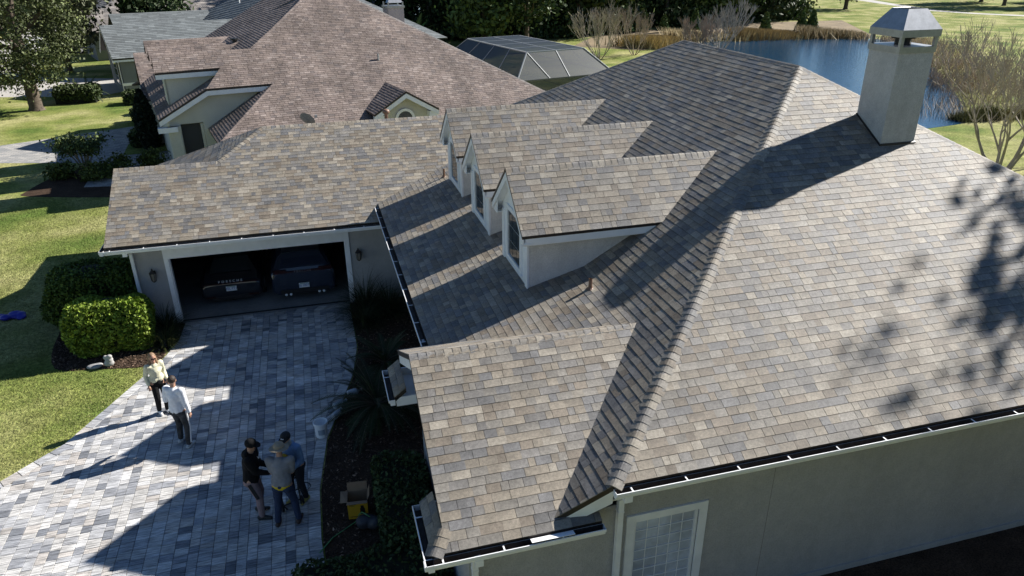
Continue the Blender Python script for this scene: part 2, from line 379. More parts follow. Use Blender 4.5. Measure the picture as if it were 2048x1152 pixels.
PPAL=[((.43,.42,.405),3.4),((.345,.347,.355),3),((.245,.252,.27),2.2),((.385,.36,.335),1.4),((.165,.173,.19),.7),((.49,.485,.48),1.8)]
pav=[]
def paver(poly,z0=.012,z1=.036):
    if len(poly)<3 or abs(area2(poly))<.004: return
    if area2(poly)<0: poly=poly[::-1]
    n=len(poly); cx=sum(p[0] for p in poly)/n; cy=sum(p[1] for p in poly)/n
    dz=rng.uniform(-.0025,.0025); k=rng.uniform(.94,1.2); c=rng.choices([c for c,_ in PPAL],[k_ for _,k_ in PPAL])[0]; c=tuple(x*k for x in c)
    top=[(cx+(x-cx)*.975,cy+(y-cy)*.975,z1+dz) for x,y in poly]; bev=[(x,y,z1-.006) for x,y in poly]; bot=[(x,y,z0) for x,y in poly]
    fs=[tuple(range(n))]+[(i,n+i,n+(i+1)%n,(i+1)%n) for i in range(n)]+[(n+i,2*n+i,2*n+(i+1)%n,n+(i+1)%n) for i in range(n)]
    pav.append((top+bev+bot,fs,c,Vector((cx,cy,z1))))
x=-16.0
while x<.6:
    cwd=rng.choice((.18,.25,.25,.18)); y=2.6+rng.random()*.2
    st=clip(clip(inner,0,x+.004,True),0,x+cwd-.004,False)
    if len(st)>=3:
        while y<21.2:
            ln=rng.choice((.13,.19,.19,.25,.31)) if cwd<.22 else rng.choice((.13,.19,.25))
            q=clip(clip(st,1,y+.004,True),1,y+ln-.004,False); y+=ln
            if len(q)>=3 and (q[0][1]>4.5): paver(q)
    x+=cwd
for i in range(len(drive)):       # soldier course round the edge
    a,b=np.array(drive[i]),np.array(drive[(i+1)%len(drive)]); ia,ib=np.array(inner[i]),np.array(inner[(i+1)%len(drive)])
    ln=np.linalg.norm(b-a)
    if max(a[1],b[1])<5 or min(a[0],b[0])<-12: continue
    k=max(1,int(ln/.3))
    for j in range(k):
        t0,t1=(j+.02)/k,(j+.98)/k
        paver([tuple(a+(b-a)*t0),tuple(a+(b-a)*t1),tuple(ia+(ib-ia)*t1+(a+(b-a)*t1-ia-(ib-ia)*t1)*.03),tuple(ia+(ib-ia)*t0+(a+(b-a)*t0-ia-(ib-ia)*t0)*.03)])
Minv=camo.matrix_world.inverted()
def onscreen(p,mg=1.0):
    q=Minv@Vector(p); 
    if q.z>-.5: return False
    k=2*cam.lens/36; return abs(q.x/-q.z*k)<mg and abs(q.y/-q.z*k)<mg*576/1024
def split_near(pcs,n):
    vis=[(i,(Vector(p[3])-CAM).length) for i,p in enumerate(pcs) if onscreen(p[3])]
    vis.sort(key=lambda t:t[1]); pick=set(i for i,_ in vis[:n])
    return [pcs[i] for i in sorted(pick)],[p for i,p in enumerate(pcs) if i not in pick]
near,rest=split_near(pav,300)
for vs,fs,c,_ in near:
    mb=MB(); mb.add(vs,fs,c); mb.build('paver',M['paver'],dw)
pieces_mesh('pavers',rest,M['paver'],dw)

# ---------------------------------------------------------------- the house
H=thing('house','large beige stucco house with new tan and grey shingle roof, three dormers and open garage','house',(9,14,0))
SS=.575
def zs(X): return 3.15+SS*(X-3.5)
def zf(Y): return 3.15+SS*(Y-7.45)
def zl(X): return 3.1+.285*(X-1.7)
def zw(Y): return 2.60+.505*(Y-7.4)
def zg(Y): return 2.76+.49*(Y-20.6)
fr=[(3.5,7.45,3.15),(18.7,7.45,3.15),(11.1,15.05,7.52)]
st=[(x,y,zs(x)) for x,y in((3.5,7.45),(11.1,15.05),(11.1,20.7),(5.1,26.7),(5.1,10.31),(2.68,7.55))]
rt=[(18.7,7.45,3.15),(18.7,28.3,3.15),(11.1,20.7,7.52),(11.1,15.05,7.52)]
bk=[(18.7,28.3,3.15),(3.5,28.3,3.15),(11.1,20.7,7.52)]
lo=[(x,y,zl(x)) for x,y in((1.7,12.23),(5.1,10.31),(5.1,23.27),(1.7,21.29))]
wf=[(x,y,zw(y)) for x,y in((.9,7.4),(3.35,7.4),(3.35,8.319),(5.1,10.31),(1.1,10.31),(1.1,7.72))]
wb=[(1.1,10.31,4.07),(5.1,10.31,4.07),(1.7,12.23,3.1),(1.1,12.23,3.1)]
gf=[(x,y,zg(y)) for x,y in((-5.77,20.6),(1.72,20.6),(1.72,21.30),(5.1,23.27),(6.486,24.9),(-1.50,24.9),(-2.86,23.5),(-5.77,23.5))]
gb1=[(-5.77,23.5,zg(23.5)),(-2.86,23.5,zg(23.5)),(-2.86,26.4,2.76),(-5.77,26.4,2.76)]
gh=[(-1.5,24.9,zg(24.9)),(-2.86,23.5,zg(23.5)),(-2.9,26.34,zg(23.5))]
gb2=[(-1.5,24.9,zg(24.9)),(6.486,24.9,zg(24.9)),(6.486,29.2,2.76),(-5.8,29.2,2.76)]
ghl=[(-2.86,23.5,zg(23.5)),(-2.9,26.34,zg(23.5)),(-5.8,29.2,2.76),(-5.8,26.4,2.76)]
ret1=[(.9,7.4,2.60),(1.1,7.72,2.762),(1.1,8.5,2.762),(.9,8.5,2.60)]
ret2=[(.9,11.4,2.60),(1.12,11.4,2.77),(1.12,12.45,2.77),(.9,12.45,2.60)]
mb=MB()
for p in(fr,st,rt,bk,lo,wf,wb,gf,gb1,gb2,gh,ghl,ret1,ret2): deck(mb,p)
roof=mb.build('roof',M['drip'],H)
allp=[]
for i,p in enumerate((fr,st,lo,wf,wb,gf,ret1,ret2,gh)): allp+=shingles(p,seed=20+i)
far=[]
for i,p in enumerate((rt,bk,gb1,gb2,ghl)): far+=shingles(p,seed=40+i,e=.286,w0=.3,w1=.8)
# dormers
DY=(13.87,17.05,20.2); XF=3.695; XW=3.93
dorm=[]
for k,yc in enumerate(DY):
    hw=1.22; ze=4.97; zr=6.0; ww=.95
    zb=zl(XW)-.1
    mb=MB()     # body of the dormer: cheeks and gable wall
    gw=[(XW,yc-ww,zb),(XW,yc+ww,zb),(XW,yc+ww,ze-.12),(XW,yc+hw-.05,ze-.12),(XW,yc,zr-.12),(XW,yc-hw+.05,ze-.12),(XW,yc-ww,ze-.12)]
    mb.prism(gw,(.08,0,0))
    for s in(-1,1):
        y0=yc+s*ww; y1=yc+s*(ww-.08)
        xs=3.5+(ze-.12-3.15)/SS
        mb.prism([(XW+.081,y0,zb),(XW+.081,y0,ze-.12),(xs+.25,y0,ze-.12),(xs+.25,y0,ze-.3),(5.1,y0,3.9)],(0,y1-y0,0))
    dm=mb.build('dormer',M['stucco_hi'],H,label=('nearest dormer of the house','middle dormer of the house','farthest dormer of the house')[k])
    # white front board with trim
    mb=MB(); mb.prism([(XW-.004,p[1],p[2]) for p in gw],(-.03,0,0))
    mb.box((XW-.06,yc-ww-.02,zb),(XW-.034,yc-ww+.14,ze-.12)); mb.box((XW-.06,yc+ww-.14,zb),(XW-.034,yc+ww+.02,ze-.12))
    mb.build('front_board',M['white'],dm)
    # window
    wy,wz0,wz1=.46,zb+.32,ze+.02
    mb=MB()
    for a,b in(((yc-wy-.09,wz0-.09),(yc+wy+.09,wz0)),((yc-wy-.09,wz1),(yc+wy+.09,wz1+.09)),((yc-wy-.09,wz0),(yc-wy,wz1)),((yc+wy,wz0),(yc+wy+.09,wz1))):
        mb.box((XW-.075,a[0],a[1]),(XW-.036,b[0],b[1]))
    mb.box((XW-.085,yc-wy-.12,wz0-.125),(XW-.03,yc+wy+.12,wz0-.092))
    mb.build('window_frame',M['white'],dm)
    for i in range(3):
        for j in range(3):
            mb=MB(); a=yc-wy+i*2*wy/3; c=wz0+j*(wz1-wz0)/3
            mb.box((XW-.05,a+.012,c+.012),(XW-.038,a+2*wy/3-.012,c+(wz1-wz0)/3-.012)); mb.build('pane',M['glass'],dm)
    # roof of the dormer
    xr=3.5+(zr-3.15)/SS; xe=3.5+(ze-3.15)/SS
    pn=[(XF,yc-hw,ze),(xe,yc-hw,ze),(xr,yc,zr),(XF,yc,zr)]; pf=[(XF,yc+hw,ze),(XF,yc,zr),(xr,yc,zr),(xe,yc+hw,ze)]
    mb=MB(); deck(mb,pn,.05); deck(mb,pf,.05); mb.build('roof_deck',M['drip'],dm)
    dorm.append((dm,shingles(pn,seed=60+k)+shingles(pf,seed=70+k),caps((XF,yc,zr),(xr,yc,zr),(0,-hw,ze-zr),(0,hw,ze-zr),seed=80+k,lift=.02)))
    mb=MB()
    for s in(-1,1):
        # rake boards, closed eave boxes, soffit and eave fascia
        d=Vector((0,s*hw,ze-zr)); n_=d.normalized()
        a=Vector((XF+.03,yc+s*.0,zr-.065-.09)); b=Vector((XF+.03,yc+s*hw,ze-.065-.09))
        mb.prism([(XF+.012,yc,zr-.058),(XF+.012,yc+s*hw,ze-.058),(XF+.012,yc+s*hw,ze-.20),(XF+.012,yc,zr-.235)],(.026,0,0))
        mb.prism([(XF+.04,yc,zr-.16),(XF+.04,yc+s*hw,ze-.16),(XF+.04,yc+s*hw,ze-.185),(XF+.04,yc,zr-.185)],(XW-XF-.078,0,0))
        mb.prism([(XF+.045,yc+s*(hw-.01),ze-.16),(XF+.045,yc+s*(ww-.03),ze+.18),(XF+.045,yc+s*(ww-.03),ze-.215),(XF+.045,yc+s*(hw-.01),ze-.215)],(.024,0,0))
        mb.box((XF+.07,min(yc+s*hw*.995,yc+s*(hw-.025)),ze-.195),(xe-.1,max(yc+s*hw*.995,yc+s*(hw-.025)),ze-.058))
        mb.box((XF+.072,min(yc+s*(hw-.027),yc+s*ww*1.003),ze-.215),(xe+.0,max(yc+s*(hw-.027),yc+s*ww*1.003),ze-.196))
    mb.build('fascia',M['white'],dm)
# ridge and hip caps of the main roof
rc=[]
hp=Vector((1,1,SS)).normalized()
rc+=caps((3.5,7.45,3.15),(11.1,15.05,7.52),(-1,0,-SS),(0,-1,-SS),seed=1)
rc+=caps((18.7,7.45,3.15),(11.1,15.05,7.52),(0,-1,-SS),(1,0,-SS),seed=2)
rc+=caps((11.1,15.05,7.52),(11.1,20.7,7.52),(-1,0,-SS),(1,0,-SS),seed=3)
rc+=caps((5.1,26.7,zs(5.1)),(11.1,20.7,7.52),(0,1,-SS),(-1,0,-SS),seed=4)
rc+=caps((1.1,10.31,4.07),(5.0,10.31,4.07),(0,-1,-.505),(0,1,-.505),seed=5,lift=.008)
gz=zg(24.9)
rc+=caps((-1.5,24.9,gz),(6.4,24.9,gz),(0,-1,-.49),(0,1,-.49),seed=6)
rc+=caps((-5.77,23.5,zg(23.5)),(-2.86,23.5,zg(23.5)),(0,-1,-.49),(0,1,-.49),seed=7)
rc+=caps((-2.86,23.5,zg(23.5)),(-1.5,24.9,gz),(0,-1,-.49),(-1,0,-.49),seed=8)
rc+=caps((.9,7.4,2.60),(1.1,7.72,2.762),(0,-1,-.5),(-1,0,-.7),seed=9)
tagged=[(p,roof) for p in allp]+[(p,d[0]) for d in dorm for p in d[1]]
vis=sorted([(( Vector(p[3])-CAM).length,i) for i,(p,_) in enumerate(tagged) if onscreen(p[3],.98)])[:300]
pick=set(i for _,i in vis)
for i in sorted(pick):
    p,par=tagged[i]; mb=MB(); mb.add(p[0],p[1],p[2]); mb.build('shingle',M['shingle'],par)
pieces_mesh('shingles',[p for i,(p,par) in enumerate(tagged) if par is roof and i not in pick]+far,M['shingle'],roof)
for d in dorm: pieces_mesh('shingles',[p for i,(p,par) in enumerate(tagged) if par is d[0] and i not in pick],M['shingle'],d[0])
capt=[(p,roof) for p in rc]+[(p,d[0]) for d in dorm for p in d[2]]
vis=sorted([((Vector(p[3])-CAM).length,i) for i,(p,_) in enumerate(capt) if onscreen(p[3])])[:290]; pick=set(i for _,i in vis)
for i,(p,par) in enumerate(capt):
    if i in pick: mb=MB(); mb.add(p[0],p[1],p[2]); mb.build('ridge_cap',M['shingle'],par)
pieces_mesh('ridge_caps',[p for i,(p,par) in enumerate(capt) if i not in pick],M['shingle'],roof)
# walls
def wall(lo_,hi_,m='stucco',name='wall'):
    mb=MB(); mb.box(lo_,hi_); return mb.build(name,M[m],H)
YW=7.72
wx0,wx1,wz0,wz1=4.02,5.12,.62,2.14     # glazed opening
mb=MB()
mb.box((3.78,YW,0),(wx0,YW+.15,3.06)); mb.box((wx1,YW,0),(18.4,YW+.15,3.06)); mb.box((wx0,YW,0),(wx1,YW+.15,wz0)); mb.box((wx0,YW,wz1),(wx1,YW+.15,3.06))
fw=mb.build('front_wall',M['stucco'],H)
mb=MB(); mb.box((6.387,YW-.003,.16),(6.393,YW,3.05)); mb.build('control_joint',mat('joint_shade',(.2,.185,.17),.9),fw)
mb=MB(); mb.box((3.7,YW-.035,0),(18.4,YW-.001,.13)); mb.build('plinth',M['stucco'],fw)
mb=MB()
for a,b in(((wx0-.13,wz1),(wx1+.13,wz1+.13)),((wx0-.13,wz0-.13),(wx1+.13,wz0)),((wx0-.13,wz0),(wx0,wz1)),((wx1,wz0),(wx1+.13,wz1))): mb.box((a[0],YW-.03,a[1]),(b[0],YW+.04,b[1]))
for a,b in(((wx0,wz1-.05),(wx1,wz1)),((wx0,wz0),(wx1,wz0+.05)),((wx0,wz0+.05),(wx0+.05,wz1-.05)),((wx1-.05,wz0+.05),(wx1,wz1-.05))): mb.box((a[0],YW+.015,a[1]),(b[0],YW+.06,b[1]))
wf_=mb.build('window',M['white'],H,label='large white framed window divided into small frosted panes')
nx,nz=5,7
for i in range(nx):
    for j in range(nz):
        mb=MB(); a=wx0+.05+i*(wx1-wx0-.1)/nx; c=wz0+.05+j*(wz1-wz0-.1)/nz
        mb.box((a+.006,YW+.05,c+.006),(a+(wx1-wx0-.1)/nx-.006,YW+.06,c+(wz1-wz0-.1)/nz-.006)); mb.build('pane',M['blind'],wf_)
mb=MB(); dxp=(wx1-wx0-.1)/nx; dzp=(wz1-wz0-.1)/nz
for i in range(1,nx): mb.box((wx0+.05+i*dxp-.005,YW+.036,wz0+.05),(wx0+.05+i*dxp+.005,YW+.048,wz1-.05))
for j in range(1,nz): mb.box((wx0+.05,YW+.034,wz0+.05+j*dzp-.005),(wx1-.05,YW+.0475,wz0+.05+j*dzp+.005))
mb.build('muntin_grid',M['white'],wf_)
wall((3.78,YW+.151,0),(3.93,28,3.06),name='side_wall'); wall((18.25,YW+.151,0),(18.4,28,3.06),name='side_wall'); wall((3.931,27.85,0),(18.249,28,3.06),name='back_wall')
# wing
wall((1.45,7.70,0),(3.779,7.719,2.55),name='wing_wall'); 
mb=MB(); mb.prism([(1.45,7.72,0),(1.45,12.1,0),(1.45,12.1,3.0),(1.45,10.31,3.93),(1.45,7.72,2.63)],(.15,0,0)); mb.build('gable_wall',M['stucco'],H)
wall((1.601,11.95,0),(3.779,12.1,2.9),name='wing_wall')
# garage
mb=MB()
mb.box((-5.35,21.2,0),(-4.36,21.35,2.72)); mb.box((.6,21.2,0),(3.779,21.35,2.72)); mb.box((-4.36,21.2,2.10),(.6,21.35,2.72))
mb.box((-5.35,21.351,0),(-5.2,28.4,2.72)); mb.box((-5.199,28.25,0),(3.779,28.4,2.72))
mb.prism([(-5.35,21.351,2.721),(-5.35,25.6,2.721),(-5.35,23.5,3.95)],(.15,0,0))
gwl=mb.build('garage_wall',M['stucco'],H)
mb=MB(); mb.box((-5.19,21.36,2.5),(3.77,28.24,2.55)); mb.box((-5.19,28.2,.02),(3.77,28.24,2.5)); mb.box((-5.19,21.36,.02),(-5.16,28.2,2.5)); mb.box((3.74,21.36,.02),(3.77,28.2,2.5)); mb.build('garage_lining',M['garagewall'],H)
mb=MB(); mb.box((-5.3,21.1,0),(3.7,28.3,.03)); mb.build('garage_floor',M['slab'],H)
mb=MB(); mb.box((-4.34,21.20,.031),(.58,21.26,.05)); mb.build('threshold_seal',M['black'],H)
mb=MB(); mb.box((-4.48,21.155,2.06),(.72,21.195,2.36)); mb.box((-4.48,21.155,.03),(-4.36,21.195,2.059)); mb.box((.6,21.155,.03),(.72,21.195,2.059)); mb.box((-4.359,21.2,.03),(-4.33,21.36,2.07)); mb.box((.571,21.2,.03),(.599,21.36,2.07)); mb.build('garage_door_trim',M['white'],H)
mb=MB()
for i in range(4): mb.box((-4.3,21.5+i*.55,2.18),(.55,22.03+i*.55,2.23))
mb.build('raised_garage_door',M['white'],H)
# soffits and fascias
mb=MB()
mb.box((3.5,7.47,2.98),(18.7,7.50,3.07)); mb.box((3.55,7.501,2.985),(18.5,7.719,3.01))
mb.box((.93,7.42,2.42),(3.33,7.45,2.50)); mb.box((.95,7.451,2.435),(3.4,7.699,2.46))
mb.box((1.72,12.4,2.93),(1.75,21.28,3.01)); mb.box((1.751,12.3,2.94),(3.775,21.19,2.965))
mb.box((-5.74,20.62,2.58),(1.70,20.65,2.68)); mb.box((-5.7,20.651,2.59),(1.70,21.199,2.615))
mb.prism([(-5.76,20.6,zg(20.6)-.1),(-5.76,23.5,zg(23.5)-.1),(-5.76,23.5,zg(23.5)-.27),(-5.76,20.6,zg(20.6)-.22)],(.03,0,0))
mb.prism([(1.12,7.74,zw(7.74)-.1),(1.12,10.31,3.97),(1.12,10.31,3.78),(1.12,7.74,zw(7.74)-.27)],(.03,0,0))
mb.prism([(1.12,12.22,3.0),(1.12,10.31,3.97),(1.12,10.31,3.78),(1.12,12.22,2.83)],(.03,0,0))
mb.prism([(1.15,7.8,zw(7.8)-.17),(1.15,10.31,3.86),(1.15,10.31,3.84),(1.15,7.8,zw(7.8)-.19)],(.3,0,0))
mb.prism([(3.52,7.455,3.06),(2.70,7.545,zs(2.70)-.095),(2.86,7.53,zs(2.86)-.26),(3.52,7.455,2.83)],(0,.03,0)); mb.box((3.3,7.49,2.84),(3.78,7.719,2.86))
mb.box((.93,11.40,2.4),(1.44,11.43,2.59)); mb.box((.93,12.41,2.4),(1.44,12.44,2.59)); mb.box((.93,11.431,2.41),(1.44,12.409,2.43))
mb.box((.93,8.46,2.4),(1.44,8.49,2.59)); mb.box((.93,7.46,2.41),(1.44,8.459,2.43))
mb.build('fascia',M['white'],H)
# gutters
gutter(H,(3.52,7.44,3.10),(18.6,7.44,3.10),(0,-1,0),label='white front gutter of the house')
gutter(H,(.78,7.39,2.56),(3.36,7.39,2.56),(0,-1,0),label='white gutter under the small front gable')
gutter(H,(.905,8.50,2.56),(.905,7.27,2.56),(-1,0,0),wd=.12)
gutter(H,(.905,12.47,2.56),(.905,11.38,2.56),(-1,0,0),wd=.12)
gutter(H,(1.70,21.30,3.04),(1.70,12.15,3.04),(-1,0,0),label='white gutter along the porch roof, lit in streaks')
gutter(H,(-5.88,20.58,2.70),(1.68,20.58,2.70),(0,-1,0),label='white gutter above the open garage')
gutter(H,(-5.78,21.6,2.70),(-5.78,20.46,2.70),(-1,0,0),wd=.11)
downspout(H,3.72,7.44+.17,0,3.0,dy=-.2); downspout(H,1.52,7.62,0,2.46,dy=-.27)
downspout(H,-5.28,21.13,0,2.60,dy=-.55); downspout(H,2.0,12.75,0,2.95,dx=-.3)
# loose cover strip left on the wing gutter
mb=MB(); mb.beam((2.27,7.33,2.575),(2.90,7.325,2.575),.11,.006,up=(0,.25,1)); mb.build('gutter_cover',M['white'],H)
# vent pipes
def pipe(x,y,z,h,rr=.036,label=None):
    mb=MB(); mb.tube([(x,y,z-.05),(x,y,z+h)],rr,10,cap=False); mb.tube([(x,y,z+h),(x,y,z+h-.3)],rr*.82,10,cap=False); mb.lathe([(rr+.05,.0),(rr+.015,.03),(rr+.006,.06)],(x,y,z-.0),10)
    return mb.build('vent_pipe',M['copper'],H,smooth=False,label=label)
pipe(4.88,11.98,zl(4.88),.22,label='short brown vent pipe beside the nearest dormer'); pipe(3.78,21.48,zl(3.78),.25,label='short brown vent pipe at the far end of the porch roof')
mb=MB(); mb.lathe([(.06,-.3),(.06,.22),(.075,.24),(.12,.27),(.125,.33),(.10,.38),(.05,.40),(.0,.405)],(2.55,25.3,4.72),14); mb.build('capped_vent',M['copper'],H,smooth=True,label='brown round capped vent behind the garage ridge')
# chimney
cx0,cx1,cy0,cy1=11.66,12.52,12.70,13.56
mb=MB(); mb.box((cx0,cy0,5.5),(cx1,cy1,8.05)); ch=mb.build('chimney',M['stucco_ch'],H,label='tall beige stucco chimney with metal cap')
mb=MB(); mb.box((cx0-.02,cy0-.02,8.051),(cx1+.02,cy1+.02,8.17))
for a in(cx0-.02,cx1-.05):
    for b in(cy0-.02,cy1-.05): mb.box((a,b,8.171),(a+.07,b+.07,8.38))
z0,z1,z2=8.36,8.50,8.88; g=.045; t=.2
lo4=[(cx0-g,cy0-g),(cx1+g,cy0-g),(cx1+g,cy1+g),(cx0-g,cy1+g)]; hi4=[(cx0+t,cy0+t),(cx1-t,cy0+t),(cx1-t,cy1-t),(cx0+t,cy1-t)]
for i in range(4):
    j=(i+1)%4
    vs=[(*lo4[i],z0),(*lo4[j],z0),(*lo4[j],z1),(*lo4[i],z1),(*hi4[j],z2),(*hi4[i],z2)]
    cxm,cym=(cx0+cx1)/2,(cy0+cy1)/2
    iv=[(cxm+(x-cxm)*.975,cym+(y-cym)*.975,z-.004) for x,y,z in vs]
    mb.add(vs+iv,[(0,1,2,3),(3,2,4,5),(7,6,9,8),(8,9,11,10),(0,6,7,1),(5,4,10,11)])
mb.build('chimney_cap',M['metal'],ch)
mb=MB(); mb.tube([(12.09,13.13,8.17),(12.09,13.13,8.30)],.16,12); mb.tube([(12.09,13.13,8.30),(12.09,13.13,8.33)],.24,12); mb.build('flue',M['black'],ch)
mb=MB(); mb.prism([(cx0-.03,cy0-.03,zf(cy0-.03)+.012),(cx1+.03,cy0-.03,zf(cy0-.03)+.012),(cx1+.03,cy1,zf(cy1)+.012),(cx0-.03,cy1,zf(cy1)+.012)],(0,0,.03)); mb.build('flashing',M['drip'],ch)
# ---------------------------------------------------------------- the brown neighbour house (own frame, turned 12 degrees)
def brown_house():
    N=thing('house','neighbouring house with aged brown shingle roof and pale stucco walls','house',(13.19,35.83,0),R(12))
    s=.583
    F=lambda y:2.75+s*y
    Lp=lambda x:3.39+.54*(x+19.28)
    fpl=[(x,y,F(y)) for x,y in((-17.33,0),(0,0),(-9.3,9.3),(-10.6,9.3),(-14.65,5.33),(-18.99,5.31),(-19.05,4.19),(-16.29,4.25),(-17.14,3.05),(-14.27,3.05))]
    lpl=[(x,y,Lp(x)) for x,y in((-19.3,3.05),(-17.14,3.05),(-16.1,4.3),(-14.65,5.33),(-10.6,9.3),(-10.6,16.5),(-19.3,16.5))]
    l2=[(-17.33,0,2.75),(-14.27,3.06,4.53),(-14.27,3.36,4.53),(-17.33,3.36,2.75)]
    rpl=[(0,0,2.75),(0,18.6,2.75),(-9.3,9.3,F(9.3))]
    bpl=[(0,18.6,2.75),(-19.9,18.6,2.75),(-10.6,9.3,F(9.3)),(-9.3,9.3,F(9.3))]
    wng=[(-19.5,13.4,2.6),(-15,13.4,2.6),(-15,17,4.72),(-19.5,17,4.72)]; wn2=[(-19.5,17,4.72),(-15,17,4.72),(-15,20.6,2.6),(-19.5,20.6,2.6)]
    pls=[fpl,lpl,l2,wng]; far=[rpl,bpl,wn2]
    for k in range(3):
        yc=5.31+3.2*k; zr=5.85; ze=5.19; hw=1.12; xr=-19.9+(zr-2.75)/s; xe=-19.9+(ze-2.75)/s
        if k: pls.append([(-19,yc-hw,ze),(xe,yc-hw,ze),(xr,yc,zr),(-19,yc,zr)])
        pls.append([(-19,yc+hw,ze),(-19,yc,zr),(xr,yc,zr),(xe,yc+hw,ze)])
    # little gable with the arched window
    gx,gz,ge=-9.1,4.25,3.35
    pls+= [[(gx-1.55,-.35,ge),(gx,-.35,gz),(gx,2.57,gz),(gx-1.55,1.03,ge)],[(gx+1.55,-.35,ge),(gx+1.55,1.03,ge),(gx,2.57,gz),(gx,-.35,gz)]]
    mb=MB()
    for p in pls+far: deck(mb,p,.08)
    rf=mb.build('roof',M['drip'],N,local=True)
    pc=[]
    for i,p in enumerate(pls): pc+=shingles(p,pal=PAL_BROWN,seed=100+i,e=.14,w0=.14,w1=.34,hb=.010,gap=.012)
    for i,p in enumerate(far): pc+=shingles(p,pal=PAL_BROWN,seed=150+i,e=.5,w0=1,w1=3)
    z9=F(9.3)
    pc+=caps((0,0,2.75),(-9.3,9.3,z9),(0,-1,-s),(1,0,-s),pal=PAL_GREY,seed=1,e=.2); pc+=caps((-14.65,5.33,F(5.33)),(-10.6,9.3,z9),(0,-1,-s),(-1,0,-s),pal=PAL_BROWN,seed=2,e=.2)
    pc+=caps((-17.33,0,2.75),(-14.27,3.06,4.53),(0,-1,-s),(-1,0,-s),pal=PAL_BROWN,seed=3,e=.2); pc+=caps((gx,-.35,gz),(gx,2.5,gz),(-1,0,-.6),(1,0,-.6),pal=PAL_BROWN,seed=5,e=.2)
    for k in range(3): pc+=caps((-19,5.31+3.2*k,5.85),(-14.7,5.31+3.2*k,5.85),(0,-1,-s),(0,1,-s),pal=PAL_BROWN,seed=6+k,e=.2)
    pieces_mesh('shingles',pc,M['brownshingle'],rf,local=True)
    mb=MB(); mb.box((-16.9,.4,0),(-.4,18.2,2.7)); mb.box((-18.9,3.6,0),(-16.901,15,3.2)); mb.box((-19.47,14.0,0),(-16.901,20,2.55))
    ent=[(-18.9,3.4,3.05),(-18.9,3.4,3.25),(-17.14,3.4,4.28),(-14.3,3.4,4.45),(-16.9,3.4,2.9),(-16.9,3.4,0),(-17.5,3.4,0),(-17.5,3.4,3.05)]
    mb.prism(ent,(0,.19,0)); mb.box((-18.9,3.4,0),(-18.45,3.59,3.049))
    mb.prism([(-18.7,4.45,3.3),(-18.7,4.45,5.12),(-15.9,4.45,5.12),(-16.4,4.45,4.7)],(0,.1,0))
    mb.prism([(-18.7,4.45,3.3),(-18.7,6.2,3.3),(-18.7,6.2,5.1),(-18.7,5.31,5.7),(-18.7,4.45,5.1)],(.08,0,0))
    mb.prism([(gx-1.3,.05,2.6),(gx+1.3,.05,2.6),(gx+1.3,.05,ge),(gx,.05,gz-.15),(gx-1.3,.05,ge)],(0,.12,0))
    mb.build('wall',M['stucco2'],N,local=True)
    mb=MB(); mb.box((-18.44,3.592,0),(-17.51,3.598,3.0)); mb.build('entry_recess',M['dark'],N,local=True)  # flat dark panel stands in for the shade inside the entry
    mb=MB(); mb.box((-17.62,3.46,0),(-17.51,3.59,3.0)); mb.build('door_jamb',M['stucco2'],N,local=True)
    mb=MB(); mb.box((-18.98,3.26,0),(-18.5,3.395,2.75)); mb.box((-19.02,3.22,2.751),(-18.46,3.395,3.0)); mb.build('column',M['stucco2'],N,local=True)
    mb=MB()
    def fas(p,q,h=.2): mb.prism([p,q,(q[0],q[1],q[2]-h),(p[0],p[1],p[2]-h)],(0,.03,0))
    fas((-19.04,4.2,5.11),(-16.3,4.26,5.11)); fas((-17.14,3.06,4.44),(-14.3,3.06,4.44)); fas((-19.3,3.06,Lp(-19.3)-.08),(-17.14,3.06,4.44),.22)
    fas((gx-1.55,-.34,ge-.08),(gx,-.34,gz-.08),.22); fas((gx,-.34,gz-.08),(gx+1.55,-.34,ge-.08),.22); mb.box((gx+1.1,-.3,ge-.33),(gx+1.5,.04,ge-.1)); mb.box((gx-1.5,-.3,ge-.33),(gx-1.1,.04,ge-.1))
    mb.box((-19.4,3.1,2.78),(-18.6,3.39,3.0)); mb.box((-17.3,.02,2.5),(-.02,.05,2.66))
    mb.build('fascia',M['white'],N,local=True)
    mb=MB(); n=14      # arched window surround
    for i in range(n):
        a0,a1=math.pi*i/n,math.pi*(i+1)/n
        mb.prism([(gx+math.cos(a)*rr,.03,2.95+math.sin(a)*rr) for a,rr in((a0,.36),(a1,.36),(a1,.48),(a0,.48))],(0,-.05,0))
    aw=mb.build('arched_window',M['white'],N,local=True)
    mb=MB(); mb.prism([(gx+math.cos(math.pi*i/n)*.355,.045,2.95+math.sin(math.pi*i/n)*.355) for i in range(n+1)],(0,-.02,0)); mb.build('pane',M['glass'],aw,local=True)
    mb=MB(); x,y=-8.89,4.03; mb.tube([(x,y,F(y)-.05),(x,y,F(y)+.3)],.05,8); mb.build('vent_pipe',M['metal'],N,local=True)
    mb=MB(); mb.tube([(-14.9,8.6,Lp(-14.9)-.05),(-14.9,8.6,Lp(-14.9)+.2)],.12,8); mb.tube([(-14.9,8.6,Lp(-14.9)+.2),(-14.9,8.6,Lp(-14.9)+.3)],.2,8); mb.build('roof_vent',M['black'],N,local=True)
    mb=MB(); mb.box((-5.2,13,2),(-4.2,14,6.85)); c=mb.build('chimney',M['stucco'],N,local=True)
    mb=MB(); mb.box((-5.25,12.95,6.86),(-4.15,14.05,6.98)); mb.prism([(-5.2,13,7.15),(-4.2,13,7.15),(-4.45,13.3,7.5),(-4.95,13.3,7.5)],(0,.4,0))
    for a in(-5.2,-4.28):
        for b in(13,13.9): mb.box((a,b,6.981),(a+.08,b+.08,7.2))
    mb.build('chimney_cap',M['metal'],c,local=True)
    # pool cage
    C=thing('pool_cage','dark framed screened pool enclosure behind the brown roofed house','pool cage',(13.19,35.83,0),R(12))
